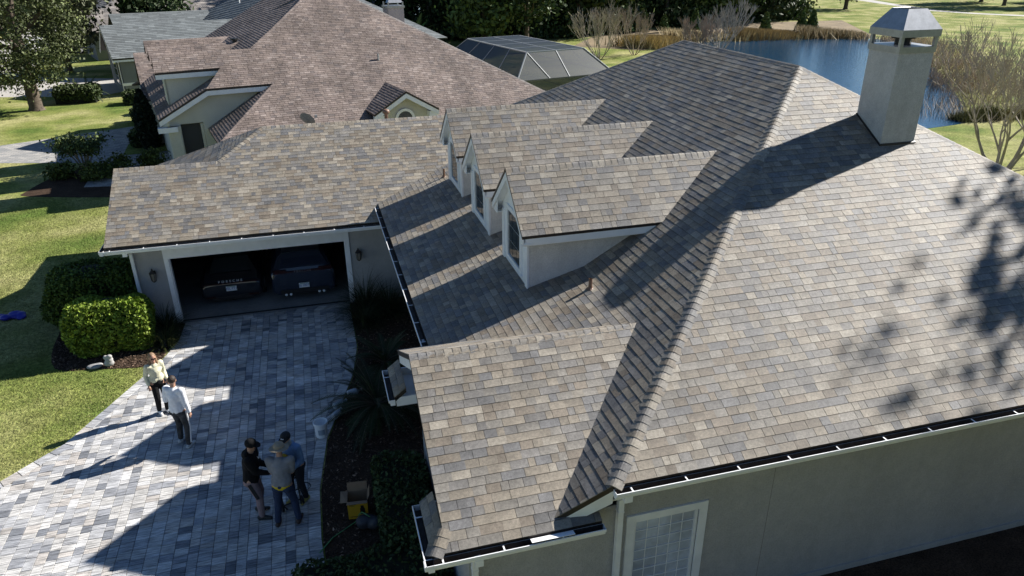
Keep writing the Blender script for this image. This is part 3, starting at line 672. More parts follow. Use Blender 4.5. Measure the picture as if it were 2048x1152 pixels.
    T=[(2.8,10.1,4.1),(7.1,10.1,4.1),(7.1,19.2,4.1),(2.8,19.2,4.1)]; E_=[(1.3,8.6,2.6),(8.6,8.6,2.6),(8.6,20.7,2.6),(1.3,20.7,2.6)]
    fm=mat('cage_frame',(.10,.105,.11),.45,metal=.3); rail=mat('cage_roof_bar',(.35,.37,.38),.5)
    def bar(p,q,m_,w_=.07,nm='frame_bar'):
        b_=MB(); b_.beam(p,q,w_,w_); b_.build(nm,m_,C,local=True)
    for i in range(4):
        bar(T[i],T[(i+1)%4],rail); bar(E_[i],E_[(i+1)%4],fm,.09); bar(T[i],E_[i],rail)
        p=E_[i]; bar((p[0],p[1],0),p,fm,.08,'post')
    for i in range(1,4):
        t=i/4; y=10.1+9.1*t; bar((2.8,y,4.1),(7.1,y,4.1),rail,.05); bar((2.8,y,4.1),(1.3,8.6+12.1*t,2.6),rail,.05); bar((7.1,y,4.1),(8.6,8.6+12.1*t,2.6),rail,.05)
        for x in(1.3,8.6): bar((x,8.6+12.1*t,0),(x,8.6+12.1*t,2.6),fm,.06,'post')
    bar((4.95,10.1,4.1),(4.95,19.2,4.1),rail,.05)
    for x0,x1 in((4.95,4.95),(2.8,2.8+.0)): 
        bar((x0,10.1,4.1),(x1+(.2 if x0>3 else .9),8.6,2.6),rail,.05); bar((x0,19.2,4.1),(x1+.2,20.7,2.6),rail,.05)
    for i in range(1,5): bar((1.3+i*1.46,8.6,0),(1.3+i*1.46,8.6,2.6),fm,.06,'post'); bar((1.3+i*1.46,20.7,0),(1.3+i*1.46,20.7,2.6),fm,.06,'post')
    for y in(8.6,20.7): bar((1.3,y,.85),(8.6,y,.85),fm,.05)
    for x in(1.3,8.6): bar((x,8.6,.85),(x,20.7,.85),fm,.05)
    scr=bpy.data.materials.new('screen_mesh'); scr.use_nodes=True; t_=scr.node_tree; b_=t_.nodes['Principled BSDF']; b_.inputs['Base Color'].default_value=(.035,.045,.055,1); b_.inputs['Roughness'].default_value=.45; b_.inputs['Alpha'].default_value=.78
    def panel(pts,n_=1):
        b_=MB(); b_.add(pts,[tuple(range(len(pts)))]); b_.build('screen_panel',scr,C,local=True)
    for i in range(4):
        j=(i+1)%4; panel([E_[i],E_[j],T[j],T[i]]); panel([(E_[i][0],E_[i][1],.1),(E_[j][0],E_[j][1],.1),E_[j],E_[i]])
    panel(T)
    mb=MB(); mb.box((2.4,10.5,.02),(7.4,17.5,.05)); pw=mb.build('swimming_pool',mat('pool_water',(.03,.32,.42),.08),None,local=True)
    pw.location=(13.19,35.83,0); pw.rotation_euler=(0,0,R(12)); tag(pw,'blue swimming pool inside the screened enclosure','pool')
    mb=MB(); mb.box((.8,8.2,0),(9.1,21,.018)); pd=mb.build('pool_deck',M['slab'],None,local=True); pd.location=(13.19,35.83,0); pd.rotation_euler=(0,0,R(12)); pd['kind']='structure'
brown_house()
# ---------------------------------------------------------------- more distant houses
def plain_house(loc,rz,label,pal,wm,roofs,walls,extra=None,e=.22,mt='brownshingle'):
    N=thing('house',label,'house',loc,R(rz)); mb=MB()
    for p in roofs: deck(mb,p,.1)
    rf=mb.build('roof',M['drip'],N,local=True); pc=[]
    for i,p in enumerate(roofs): pc+=shingles(p,pal=pal,seed=int(abs(loc[0]*7))+i,e=e,w0=.35,w1=.8,hb=.02,gap=.004)
    pieces_mesh('shingles',pc,M[mt],rf,local=True)
    mb=MB()
    for a,b in walls: mb.box(a,b)
    mb.build('wall',M[wm],N,local=True)
    if extra: extra(N)
    return N
M['greenshingle']=mat('green_grey_shingle',(1,1,1),.72,attr=True,noise=[(.6,.1),(14,.2)],spec=.45)
def hip(x0,y0,x1,y1,z,s):
    w_,d_=x1-x0,y1-y0; h=min(w_,d_)/2
    if w_>=d_: r0,r1=(x0+h,(y0+y1)/2,z+s*h),(x1-h,(y0+y1)/2,z+s*h)
    else: r0,r1=((x0+x1)/2,y0+h,z+s*h),((x0+x1)/2,y1-h,z+s*h)
    if w_>=d_: return [[(x0,y0,z),(x1,y0,z),r1,r0],[(x1,y1,z),(x0,y1,z),r0,r1],[(x0,y1,z),(x0,y0,z),r0],[(x1,y0,z),(x1,y1,z),r1]]
    return [[(x0,y0,z),(x1,y0,z),r0],[(x1,y1,z),(x0,y1,z),r1],[(x0,y1,z),(x0,y0,z),r0,r1],[(x1,y0,z),(x1,y1,z),r1,r0]]
def gable(x0,x1,y0,y1,z,s):
    ym=(y0+y1)/2; zr=z+s*(ym-y0); return [[(x0,y0,z),(x1,y0,z),(x1,ym,zr),(x0,ym,zr)],[(x1,y1,z),(x0,y1,z),(x0,ym,zr),(x1,ym,zr)]]
def green_extra(N):
    mb=MB(); mb.prism([(0,.0,2.7),(0,6.9,2.7),(0,3.45,4.6)],(.1,0,0)); mb.build('gable_wall',M['stucco3'],N,local=True)
    mb=MB(); mb.box((-.06,1.2,.7),(-.02,2.6,2.5)); wn=mb.build('window',M['white'],N,local=True)
    for i in range(2):
        for j in range(3): b_=MB(); b_.box((-.09,1.3+i*.62,.8+j*.56),(-.065,1.86+i*.62,1.3+j*.56)); b_.build('pane',M['glass'],wn,local=True)
    mb=MB(); mb.prism([(-.42,-.4,2.7),(-.42,3.4,4.8),(-.42,3.4,4.6),(-.42,-.4,2.5)],(.04,0,0)); mb.prism([(-.42,7.2,2.7),(-.42,3.4,4.8),(-.42,3.4,4.6),(-.42,7.2,2.5)],(.04,0,0)); mb.box((-.4,-.39,2.55),(9,-.36,2.69)); mb.box((-.03,-.03,.0),(.0,.3,2.7)); mb.box((-.02,-.03,.75),(9,-.002,.95)); mb.build('fascia',M['white'],N,local=True)
    for x,y,z in((11,5.5,7.0),(5,5.0,4.4)):
        b_=MB(); b_.tube([(x,y,z-1),(x,y,z)],.06,8); b_.build('vent_pipe',M['white'],N,local=True)
plain_house((-13.4,63,0),18,'grey green roofed house with a front gable beyond the brown roof','PAL' and PAL_GREEN,'stucco3',
    gable(-.4,12,-.4,7.2,2.8,.55)+hip(6.5,-2.5,27,18,2.8,.57)+gable(1.5,10,9,18,2.8,.5),[((.1,0,0),(9,6.9,2.7)),((7,-2,0),(26.5,17.5,2.7)),((2.2,9.4,0),(10,17.6,2.7))],green_extra,mt='greenshingle')
plain_house((-15,88,0),20,'distant house with faded brown grey shingle roof','P' and PAL_GREY,'stucco3',hip(-2,0,16,14,2.8,.55)+gable(-6,6,-1,7,2.8,.5),[((-1.5,.5,0),(15.5,13.5,2.7)),((-5.5,-.5,0),(6,6.5,2.7))],e=.3)
plain_house((-22,118,0),22,'farthest house with pale roof at the top left','P' and PAL_GREY,'stucco3',hip(-4,0,16,14,2.8,.5),[((-3.5,.5,0),(15.5,13.5,2.7))],e=.4)
plain_house((8,100,0),18,'distant roof half hidden behind the green roofed house','P' and PAL_GREY,'stucco3',hip(-8,0,6,12,2.8,.5),[((-7.5,.5,0),(5.5,11.5,2.7))],e=.4)
# ---------------------------------------------------------------- vegetation
def leaves(P,size,colr,seed=0,flat=.0,asp=1.7):
    """leaf-shaped quads (diamond) at points P"""
    g=np.random.default_rng(seed); n=len(P)
    d=g.normal(size=(n,3)); d/=np.linalg.norm(d,axis=1)[:,None]+1e-9
    nn=g.normal(size=(n,3)); nn[:,2]+=flat*3; nn/=np.linalg.norm(nn,axis=1)[:,None]+1e-9
    a=np.cross(nn,d); a/=np.linalg.norm(a,axis=1)[:,None]+1e-9; b=np.cross(nn,a)
    sz=(np.asarray(size)*g.uniform(.6,1.35,n))[:,None]
    V=np.empty((n,4,3)); V[:,0]=P-b*sz*asp/2; V[:,1]=P+a*sz/2; V[:,2]=P+b*sz*asp/2; V[:,3]=P-a*sz/2
    F=np.arange(n*4).reshape(n,4); C=np.repeat(colr,4,axis=0)
    return V.reshape(-1,3),F,C
def vary(base,n,seed,amt=.35,base2=None):
    g=np.random.default_rng(seed); c=np.array(base)[None,:]*np.ones((n,1))
    if base2 is not None: t=g.random(n)[:,None]; c=c*(1-t)+np.array(base2)[None,:]*t
    return c*np.exp(g.normal(size=(n,1))*amt)
def clump_pts(n,cent,rad,nc,cr,seed,shell=.55):
    g=np.random.default_rng(seed); c=g.normal(size=(nc,3)); c/=np.linalg.norm(c,axis=1)[:,None]; c*=(shell+(1-shell)*g.random((nc,1)))
    c=c*np.array(rad)+np.array(cent); k=g.integers(0,nc,n); s=cr*(.5+g.random(nc))
    return c[k]+g.normal(size=(n,3))*s[k][:,None]*np.array([1,1,.7])
def hedge_pts(lo,hi,n,seed,rnd=.35):
    """points on and just under the surface of a rounded clipped box"""
    g=np.random.default_rng(seed); lo=np.array(lo);hi=np.array(hi); p=lo+(hi-lo)*g.random((n*3,3)); c=(lo+hi)/2;h=(hi-lo)/2
    q=np.abs(p-c)-(h-rnd); dist=np.linalg.norm(np.maximum(q,0),axis=1)+np.minimum(q.max(axis=1),0)-rnd
    dist+=.06*np.sin(p[:,0]*4.1+seed)+.06*np.sin(p[:,1]*5.3)+.05*np.sin(p[:,2]*6)
    ok=(dist<.03)&(dist>-.25); p=p[ok]; k=g.random(len(p))<np.where(dist[ok]>-.1,1,.35); return p[k][:n]
def branches(mb,p,d,L,rr,depth,g,spread=.5,n=5,col=(1,1,1),ends=None,up=.12,minr=.006):
    q=p; pts=[p]; rad=[rr]; dd=d.copy()
    for i in range(3):
        dd=(dd+Vector((g.uniform(-1,1),g.uniform(-1,1),g.uniform(-.6,1)))*.16+Vector((0,0,up*.3))).normalized(); q=q+dd*L/3; pts.append(q); rad.append(max(minr,rr*(1-.15*(i+1))))
    mb.tube(pts,rad,n if depth>1 else 3,col,cap=False)
    if ends is not None and depth<=1: ends.append(q)
    if depth<=0: return
    for k in range(g.choice((2,3,3)) if depth>1 else g.choice((2,3))):
        nd=(dd+Vector((g.uniform(-1,1),g.uniform(-1,1),g.uniform(-.35,.8)))*spread).normalized(); st=pts[g.choice((2,3,3))]
        branches(mb,st,nd,L*g.uniform(.62,.85),max(minr,rr*.58),depth-1,g,spread,n,col,ends,up,minr)
def make_tree(name,label,cat,loc,h,tr,cc,cr,nl,ls,base,base2,nc=60,clr=.6,seed=1,group=None,bark='bark',depth=3,amt=.35,lean=(0,0)):
    T=thing(name,label,cat,loc,0,group); g=random.Random(seed); mb=MB(); ends=[]
    top=Vector((lean[0],lean[1],h*.62)); mb.tube([(0,0,-.1),(0,0,.25),tuple(top*.5),tuple(top)],[tr*1.5,tr*1.05,tr*.9,tr*.55],9,cap=False)
    for k in range(6):
        a=g.uniform(0,6.28); s=top*g.uniform(.45,1); branches(mb,s,Vector((math.cos(a),math.sin(a),g.uniform(.3,1))).normalized(),cr[0]*.62,tr*.42,depth,g,.6,5,ends=ends)
    mb.build('trunk',M[bark],T,smooth=True,local=True)
    P=clump_pts(nl,cc,cr,nc,clr,seed)
    if ends:
        e=np.array([tuple(q) for q in ends]); k=nr.integers(0,len(e),nl//3); P=np.r_[P[:nl*2//3],e[k]+nr.normal(size=(len(k),3))*clr*.7]
    P=P[P[:,2]>.3]
    V,F,C=leaves(P,ls,vary(base,len(P),seed,amt,base2),seed); arr_mesh('crown',V,F,C,M['leaf'],T)
    return T
DK=(.030,.052,.018); MD=(.055,.085,.026); LT=(.11,.15,.035)
# wood behind the lake: a few tree kinds, copied
WL='tall dark tree of the wood beyond the lake'; WG='trees of the wood beyond the lake'
kinds=[make_tree('oak_tree',WL,'tree',(0,0,0),12,.3,(0,0,7.5),(4.2,4.2,5),5200,.34,DK,MD,70,.8,31,WG),
       make_tree('pine_tree',WL,'tree',(0,0,0),19,.26,(0,0,14),(3.2,3.2,5),3600,.3,DK,MD,46,.7,32,WG,depth=2),
       make_tree('oak_tree',WL,'tree',(0,0,0),9,.22,(0,0,4.6),(3.8,3.8,4.2),5200,.32,MD,LT,60,.75,33,WG),
       make_tree('oak_tree',WL,'tree',(0,0,0),14,.32,(0,0,7),(3.6,3.6,6.6),5600,.34,DK,(.04,.062,.022),80,.8,34,WG)]
spots=[]; g=random.Random(5)
edge=[(10,96),(18,93),(27,90),(36,93),(46,98),(56,101),(66,103),(77,105)]
for i in range(len(edge)-1):
    (x0,y0),(x1,y1)=edge[i],edge[i+1]
    for k in range(8):
        t=g.random(); dy=[0,1,3,6,9,14,20,28][k]+g.uniform(-1,1.5); spots.append((x0+(x1-x0)*t+g.uniform(-1,1)+dy*.25,y0+(y1-y0)*t+dy,g.choice((0,3,1,3,0,1) if k>1 else (0,3,2,3,1))))
spots+= [(128,116,0),(138,112,3),(150,120,0),(146,104,3),(160,112,0),(133,126,3),(142,96,0)]
spots+= [(20,84,2),(24.5,82,0)]
used=set()
for x,y,k in spots:
    o=kinds[k] if k not in used else copytree(kinds[k]); used.add(k)
    o.location=(x,y,0); o.rotation_euler=(0,0,g.uniform(0,6.28)); s_=g.uniform(.85,1.25); o.scale=(s_,s_,s_*g.uniform(.9,1.1))
for o in list(COL.objects):
    if o.get('label')==WL and o.location.x>120: o['label']='tree at the far edge of the golf lawn, top right'; o['group']='trees beyond the golf lawn'
    if o.get('label')==WL and o.location.y<85: o['label']='leafy tree standing close behind the pool enclosure' if o.location.x<22 else 'big dark oak between the pool enclosure and the wood'; del o['group']
make_tree('oak_tree','lone small oak on the golf lawn right of the wood','tree',(95.5,119,0),9,.35,(0,0,4.6),(4,4,3),4200,.3,DK,MD,50,.7,36)
# undergrowth at the foot of the wood
P=[]
for i in range(len(edge)-1):
    (x0,y0),(x1,y1)=edge[i],edge[i+1]
    for k in range(13):
        t=nr.random(); c=(x0+(x1-x0)*t,y0+(y1-y0)*t+nr.uniform(-1.5,5),nr.uniform(.4,2.2)); P.append(np.array(c)+nr.normal(size=(420,3))*np.array([1.1,.9,.8]))
P=np.concatenate(P); P=P[P[:,2]>0]; V,F,C=leaves(P,.3,vary(DK,len(P),3,.5,MD),3); o=arr_mesh('undergrowth',V,F,C,M['leaf'],kind='stuff'); o['label']='dark undergrowth at the foot of the wood'; o['category']='undergrowth'
# trees at the left
make_tree('oak_tree','broad green oak on the left lawn with a thick grey trunk','tree',(-18.4,58.9,0),11,.42,(-1.2,-.6,5.8),(5.6,4.6,4.8),42000,.125,(.05,.066,.024),(.10,.118,.045),260,.42,41,depth=4,amt=.4)
make_tree('oak_tree','pale trunked tree behind the broad oak at the left edge','tree',(-24,66,0),12,.3,(-2,0,7.5),(5.5,5,5.4),22000,.14,(.06,.072,.034),(.13,.14,.068),70,.6,42,bark='palebark',depth=4)
make_tree('oak_tree','grey green tree beside the street near the parked vehicle','tree',(-20.8,78,0),10,.25,(0,0,5.6),(3.8,3.8,3.8),6500,.28,(.06,.07,.035),(.11,.12,.06),60,.6,43)
make_tree('shrub_tree','dense dark rounded tree between the two roofs at upper left','tree',(-13,81,0),8,.2,(0,0,5),(3,3,3),6500,.24,DK,MD,80,.5,44,depth=1)
for i,(x,y) in enumerate(((-33,105),(-40,120),(-36,90),(-8,140),(6,150),(-50,100))):
    make_tree('street_tree',['hazy tree beside the street top left','second hazy tree along the far street','tree left of the street at the picture edge','tree far behind the roofs','tree on the far shore behind the roofs','tree at the far left picture edge'][i],'tree',(x,y,0),9,.3,(0,0,5.5),(4,4,4),2600,.4,(.06,.07,.035),(.10,.11,.055),50,.7,50+i,depth=1)
# big tree outside the frame on the right whose shadow falls on the roof
make_tree('pine_tree','tall pine beside the house casting leafy shadow on the roof','tree',(31.0,13.8,0),19,.2,(0,0,14.4),(2.3,2.7,4.6),2100,.24,DK,MD,70,.34,61,depth=3)
# bare trees and twiggy bushes
def bare(name,label,loc,stems,L,rr,depth,seed,col,spread=.45,up=.2,cat='bare tree',group=None,lean=.5,minr=.008):
    T=thing(name,label,cat,loc,0,group); g=random.Random(seed); mb=MB()
    for k in range(stems):
        a=6.28*k/stems+g.uniform(-.4,.4); q_=g.uniform(.8,1.2); c=tuple(x_*q_ for x_ in col)
        branches(mb,Vector((math.cos(a)*.18,math.sin(a)*.18,-.05)),Vector((math.cos(a)*lean,math.sin(a)*lean,1)).normalized(),L*g.uniform(.8,1.15),rr*g.uniform(.7,1.1),depth,g,spread,6,c,None,up,minr)
    mb.build('branches',M['twig'],T,local=True); return T
bare('bare_tree','bare multi stemmed crape myrtle with pale bark on the right lawn',(31.2,26.2,0),5,2.0,.10,6,71,(.36,.315,.26),.62,.1,minr=.009)
bare('bare_tree','smaller bare tree at the right picture edge behind the roof',(34.6,27.0,0),5,1.9,.09,5,72,(.35,.305,.25),.6,.1,minr=.01)
bare('bare_bush','pale leafless bush right of the pool enclosure',(28.6,70.5,0),12,1.9,.05,4,73,(.38,.33,.26),.5,.2,'bare bush',lean=.8,minr=.018)
bare('bare_bush','brownish leafless bush beside the pale one by the lake',(33.5,73,0),10,1.7,.05,4,74,(.32,.26,.20),.5,.2,'bare bush',lean=.8,minr=.018)
bare('bare_bush','grey leafless bush on the bank above the roof ridge',(42.9,71.9,0),12,1.7,.05,4,75,(.36,.33,.28),.5,.2,'bare bush',lean=.8,minr=.018)
bare('bare_bush','brown leafless bush on the bank left of the grey one',(38.6,69,0),10,1.4,.05,4,76,(.32,.25,.19),.5,.2,'bare bush',lean=.9,minr=.018)
# reeds and dry grass round the lake
def blades(P,hgt,wid,colr,seed,lean=.35):
    g=np.random.default_rng(seed); n=len(P); a=g.uniform(0,6.28,n); h=hgt*g.uniform(.6,1.3,n); w_=wid*g.uniform(.7,1.3,n)
    sx=np.c_[np.cos(a),np.sin(a),np.zeros(n)]; ln=g.normal(size=(n,3))*lean; ln[:,2]=1
    V=np.empty((n,3,3)); V[:,0]=P-sx*w_[:,None]/2; V[:,1]=P+sx*w_[:,None]/2; V[:,2]=P+ln*h[:,None]
    return V.reshape(-1,3),np.arange(n*3).reshape(n,3),np.repeat(colr,3,axis=0)
def band(path,wd,n,seed):
    g=np.random.default_rng(seed); p=np.array(path,float); seg=np.linalg.norm(np.diff(p,axis=0),axis=1); k=g.choice(len(seg),n,p=seg/seg.sum()); t=g.random((n,1))
    q=p[k]+(p[k+1]-p[k])*t; d=(p[k+1]-p[k])/seg[k][:,None]; nrm=np.c_[-d[:,1],d[:,0]]; q=q+nrm*(g.normal(size=(n,1))*wd*.5); return np.c_[q,np.zeros(n)]
P=band([(40.5,36.2),(44,40),(48,44.5),(52.5,49.5),(59,57.5),(66,68),(69,76)],4.2,6500,1); V,F,C=blades(P,.7,.06,vary((.30,.24,.17),len(P),1,.35,(.44,.36,.27)),1); o=arr_mesh('reeds',V,F,C,M['grassblade'],kind='stuff'); tag(o,'brown dry reeds along the right bank of the lake','reeds')
P=band([(67,79),(60,82.5),(51,83),(43,84),(36,78)],2.6,12000,2); V,F,C=blades(P,1.1,.12,vary((.26,.20,.10),len(P),2,.4,(.40,.32,.16)),2); o=arr_mesh('bank_grass',V,F,C,M['grassblade'],kind='stuff'); tag(o,'dry orange grass along the far bank of the lake','grass')
P=band([(39.5,37.2),(42.5,37),(46,36.6)],.7,2500,3); V,F,C=blades(P,.7,.06,vary((.09,.10,.035),len(P),3,.4,(.22,.18,.08)),3); o=arr_mesh('shore_grass',V,F,C,M['grassblade'],kind='stuff'); tag(o,'tuft of shore grass at the near corner of the lake','grass')
sheet('sand_strip',[(40,37.6),(44,37.8),(50,36.5),(50,35.8),(42,36.7)],.011,mat('sand',(.42,.38,.31),.95,noise=[(2,.15)]))
# dry soil of the far bank
sheet('far_bank',[(36,76),(43,82),(51.5,81.2),(60,81),(68,78),(80,100),(66,101),(56,99),(46,96),(36,91),(30,82)],.007,mat('bank_soil',(.20,.15,.085),.95,noise=[(.4,.35),(4,.3)]))
bare_s=[(55.9,54.5,1.2),(53.9,49.3,1.3),(58,51,1.2),(62,58,1.3),(51,45.5,1.1),(57,47,1.2)]
for i,(x,y,L) in enumerate(bare_s): bare('bare_bush','leafless pale shrub on the right lake bank',(x,y,0),9,L,.04,3,80+i,(.40,.34,.29),.55,.2,'bare bush','shrubs on the right lake bank',.9,.011)
# young pines on the far bank
def young_pine(label,loc,h,seed,group=None):
    T=thing('young_pine',label,'pine sapling',loc,0,group); mb=MB(); mb.tube([(0,0,0),(0,0,h*.9)],[.06,.02],5); mb.build('trunk',M['bark'],T,local=True)
    g=np.random.default_rng(seed); n=1500; t=g.random(n)**.8; rr=(1-t)*.32*h+.12; a=g.uniform(0,6.28,n); k=np.sqrt(g.random(n)); P=np.c_[np.cos(a)*rr*k,np.sin(a)*rr*k,h*(.12+.88*t)]
    V,F,C=leaves(P,.2,vary((.055,.10,.03),n,seed,.35,(.12,.17,.05)),seed); arr_mesh('crown',V,F,C,M['leaf'],T)
for i,(x,y,h,lb) in enumerate(((44.5,95,3.4,'tall narrow young pine at the left of the far bank'),(46.5,92.5,2.2,'short round young pine on the far bank'),(50.2,91,2.9,'young pine at the middle of the far bank'),(57.6,86.2,2.6,'small young pine alone near the water'),(62.2,85.2,2.6,'bushy young pine in front of the golf lawn'),(64.2,85.8,2.8,'rightmost young pine on the far bank'),(41.5,93,2.8,'young pine behind the pale leafless bush'))): young_pine(lb,(x,y,0),h,90+i)
# hedges
def hedge(label,lo,hi,n,ls,base,base2,seed,rnd=.35,group=None):
    c=((lo[0]+hi[0])/2,(lo[1]+hi[1])/2,0); T=thing('hedge',label,'hedge',c,0,group)
    P=hedge_pts(lo,hi,n,seed,rnd); V,F,C=leaves(P,ls,vary(base,len(P),seed,.3,base2),seed,.1); arr_mesh('foliage',V-np.array(c),F,C,M['leaf'],T)
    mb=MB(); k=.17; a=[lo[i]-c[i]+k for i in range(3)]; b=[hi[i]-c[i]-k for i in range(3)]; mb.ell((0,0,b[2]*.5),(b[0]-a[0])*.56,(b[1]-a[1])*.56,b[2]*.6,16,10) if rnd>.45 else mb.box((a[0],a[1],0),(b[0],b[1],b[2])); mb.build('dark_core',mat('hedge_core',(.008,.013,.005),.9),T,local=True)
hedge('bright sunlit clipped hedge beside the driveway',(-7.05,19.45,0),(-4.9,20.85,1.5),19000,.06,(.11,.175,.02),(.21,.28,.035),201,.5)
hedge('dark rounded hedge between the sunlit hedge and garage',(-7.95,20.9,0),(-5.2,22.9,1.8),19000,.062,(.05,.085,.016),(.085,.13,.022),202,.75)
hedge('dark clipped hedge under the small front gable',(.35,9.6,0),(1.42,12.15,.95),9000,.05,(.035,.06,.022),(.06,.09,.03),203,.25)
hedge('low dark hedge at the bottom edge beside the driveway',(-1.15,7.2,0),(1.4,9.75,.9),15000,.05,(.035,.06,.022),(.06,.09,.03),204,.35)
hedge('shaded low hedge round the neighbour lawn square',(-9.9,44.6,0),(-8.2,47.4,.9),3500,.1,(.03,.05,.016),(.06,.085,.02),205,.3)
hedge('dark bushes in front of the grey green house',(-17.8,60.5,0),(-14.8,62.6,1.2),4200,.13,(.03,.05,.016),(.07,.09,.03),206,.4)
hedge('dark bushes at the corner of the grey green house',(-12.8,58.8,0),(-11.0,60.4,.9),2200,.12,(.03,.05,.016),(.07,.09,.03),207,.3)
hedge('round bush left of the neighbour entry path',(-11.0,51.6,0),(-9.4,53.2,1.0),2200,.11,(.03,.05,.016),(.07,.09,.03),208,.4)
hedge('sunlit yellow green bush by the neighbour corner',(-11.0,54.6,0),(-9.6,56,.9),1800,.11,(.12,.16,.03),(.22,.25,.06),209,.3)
# dark narrow cypress and shrub by the neighbour path
g=np.random.default_rng(3); n=4200; t=g.random(n); a=g.uniform(0,6.28,n); rr=.55*np.sin(np.pi*np.clip(t*.86+.12,0,1))**.8*np.sqrt(g.random(n)); P=np.c_[np.cos(a)*rr,np.sin(a)*rr,.1+3.3*t]
T=thing('cypress','narrow dark cypress beside the neighbour entry','cypress',(-8.6,43.6,0)); V,F,C=leaves(P,.11,vary((.012,.02,.010),n,3,.3),3); arr_mesh('crown',V,F,C,M['leaf'],T); mb=MB(); mb.tube([(0,0,0),(0,0,1.5)],.06,6); mb.build('trunk',M['bark'],T,local=True)
T=thing('shrub','vase shaped shrub with bare pale stems by the lawn bed','shrub',(-11.1,40.2,0)); mb=MB(); gg=random.Random(4); tips=[]
for k in range(16):
    a=6.28*k/16; q=Vector((math.cos(a)*gg.uniform(.3,1.05),math.sin(a)*gg.uniform(.3,1.05),gg.uniform(1.15,1.6))); mb.tube([(math.cos(a)*.1,math.sin(a)*.1,0),tuple(q*.5+Vector((0,0,.1))),tuple(q)],[.035,.028,.018],5); tips.append(q)
mb.build('stems',M['palebark'],T,local=True); P=np.concatenate([np.array(tuple(q))+g.normal(size=(190,3))*np.array([.26,.26,.15]) for q in tips]); V,F,C=leaves(P,.085,vary((.045,.07,.022),len(P),6,.4,(.11,.14,.045)),6); arr_mesh('crown',V,F,C,M['leaf'],T)
for i,(x,y,r_,lb) in enumerate(((-9.6,39.4,.7,'low yellow green shrub under the vase shaped shrub'),(-8.0,40.3,.7,'low shrub by the end of the neighbour path'),(-12.0,39.4,.55,'small bright shrub at the tip of the lawn bed'),(-10.4,38.6,.6,'dark low shrub in the middle of the lawn bed'))):
    T=thing('shrub',lb,'shrub',(x,y,0)); P=clump_pts(1500,(0,0,r_*.6),(r_,r_,r_*.6),20,.16,300+i); P=P[P[:,2]>0]; V,F,C=leaves(P,.09,vary((.05,.075,.016),len(P),i,.35,(.11,.13,.03)),i); arr_mesh('foliage',V,F,C,M['leaf'],T); mb=MB(); mb.tube([(0,0,0),(0,0,r_*.6)],.04,5); mb.build('stem',M['bark'],T,local=True)
# sago palms and grasses
def frond_plant(name,label,cat,loc,nf,L,rise,lw,ll,base,base2,seed,trunk=.3,per=46):
    T=thing(name,label,cat,loc); g=random.Random(seed); V=[];Fc=[];C=[]; mb=MB()
    for k in range(nf):
        a=2.399*k; el=R(g.uniform(*rise)); l=L*g.uniform(.75,1.1); d=Vector((math.cos(a)*math.cos(el),math.sin(a)*math.cos(el),math.sin(el))); p=Vector((0,0,trunk)); pts=[p.copy()]
        for i in range(8): d=(d+Vector((0,0,-.16))).normalized(); p=p+d*l/8; pts.append(p.copy())
        mb.tube([tuple(q) for q in pts],[.014*(1-i/11) for i in range(9)],4,cap=False)
        t_=g.random(); c=[(base[j]*(1-t_)+base2[j]*t_)*g.uniform(.8,1.2) for j in range(3)]
        for m_ in range(per):
            f_=.12+.88*m_/per; i=min(7,int(f_*8)); q=pts[i].lerp(pts[i+1],f_*8-i); tg=(pts[i+1]-pts[i]).normalized(); sd_=tg.cross(Vector((0,0,1))); sd_=sd_.normalized() if sd_.length>.01 else Vector((1,0,0))
            le=ll*math.sin(math.pi*min(1,f_*.85+.12))
            for s in(-1,1):
                e=q+(sd_*s+tg*.55+Vector((0,0,.25))).normalized()*le; b=len(V); V+= [tuple(q-tg*lw/2),tuple(q+tg*lw/2),tuple(e)]; Fc.append((b,b+1,b+2)); C+= [c]*3
    arr_mesh('fronds',np.array(V),np.array(Fc),np.array(C),M['leaf'],T); 
    mb.tube([(0,0,0),(0,0,trunk)],[.16,.13],8); mb.build('stems',M['bark'],T,local=True)
frond_plant('sago_palm','big dark sago palm beside the driveway bed','palm',(.75,14.75,0),52,1.55,(5,80),.022,.17,(.018,.034,.012),(.035,.055,.018),301)
frond_plant('sago_palm','second sago palm behind the driveway palm','palm',(1.15,16.6,0),34,1.1,(5,75),.022,.15,(.018,.034,.012),(.03,.05,.018),302)
frond_plant('sago_palm','dark sago palm in front of the grey green house','palm',(-15.6,61.8,0),30,1.7,(10,75),.06,.22,(.02,.035,.014),(.05,.07,.02),303,.5,24)
frond_plant('palm','bright green palm behind the brown roof, left of the pool enclosure','palm',(12.1,82,0),26,3.0,(10,80),.12,.5,(.10,.16,.03),(.20,.25,.05),304,1.2,22)
frond_plant('palm','yellow green palm low beside the pool enclosure','palm',(12.2,69,0),26,2.2,(10,75),.1,.4,(.11,.17,.03),(.22,.26,.05),305,.7,22)
frond_plant('palm','small bright palm touching the corner of the pool enclosure','palm',(13.4,66.8,0),22,1.5,(10,75),.1,.3,(.10,.16,.03),(.2,.24,.05),306,.5,22)
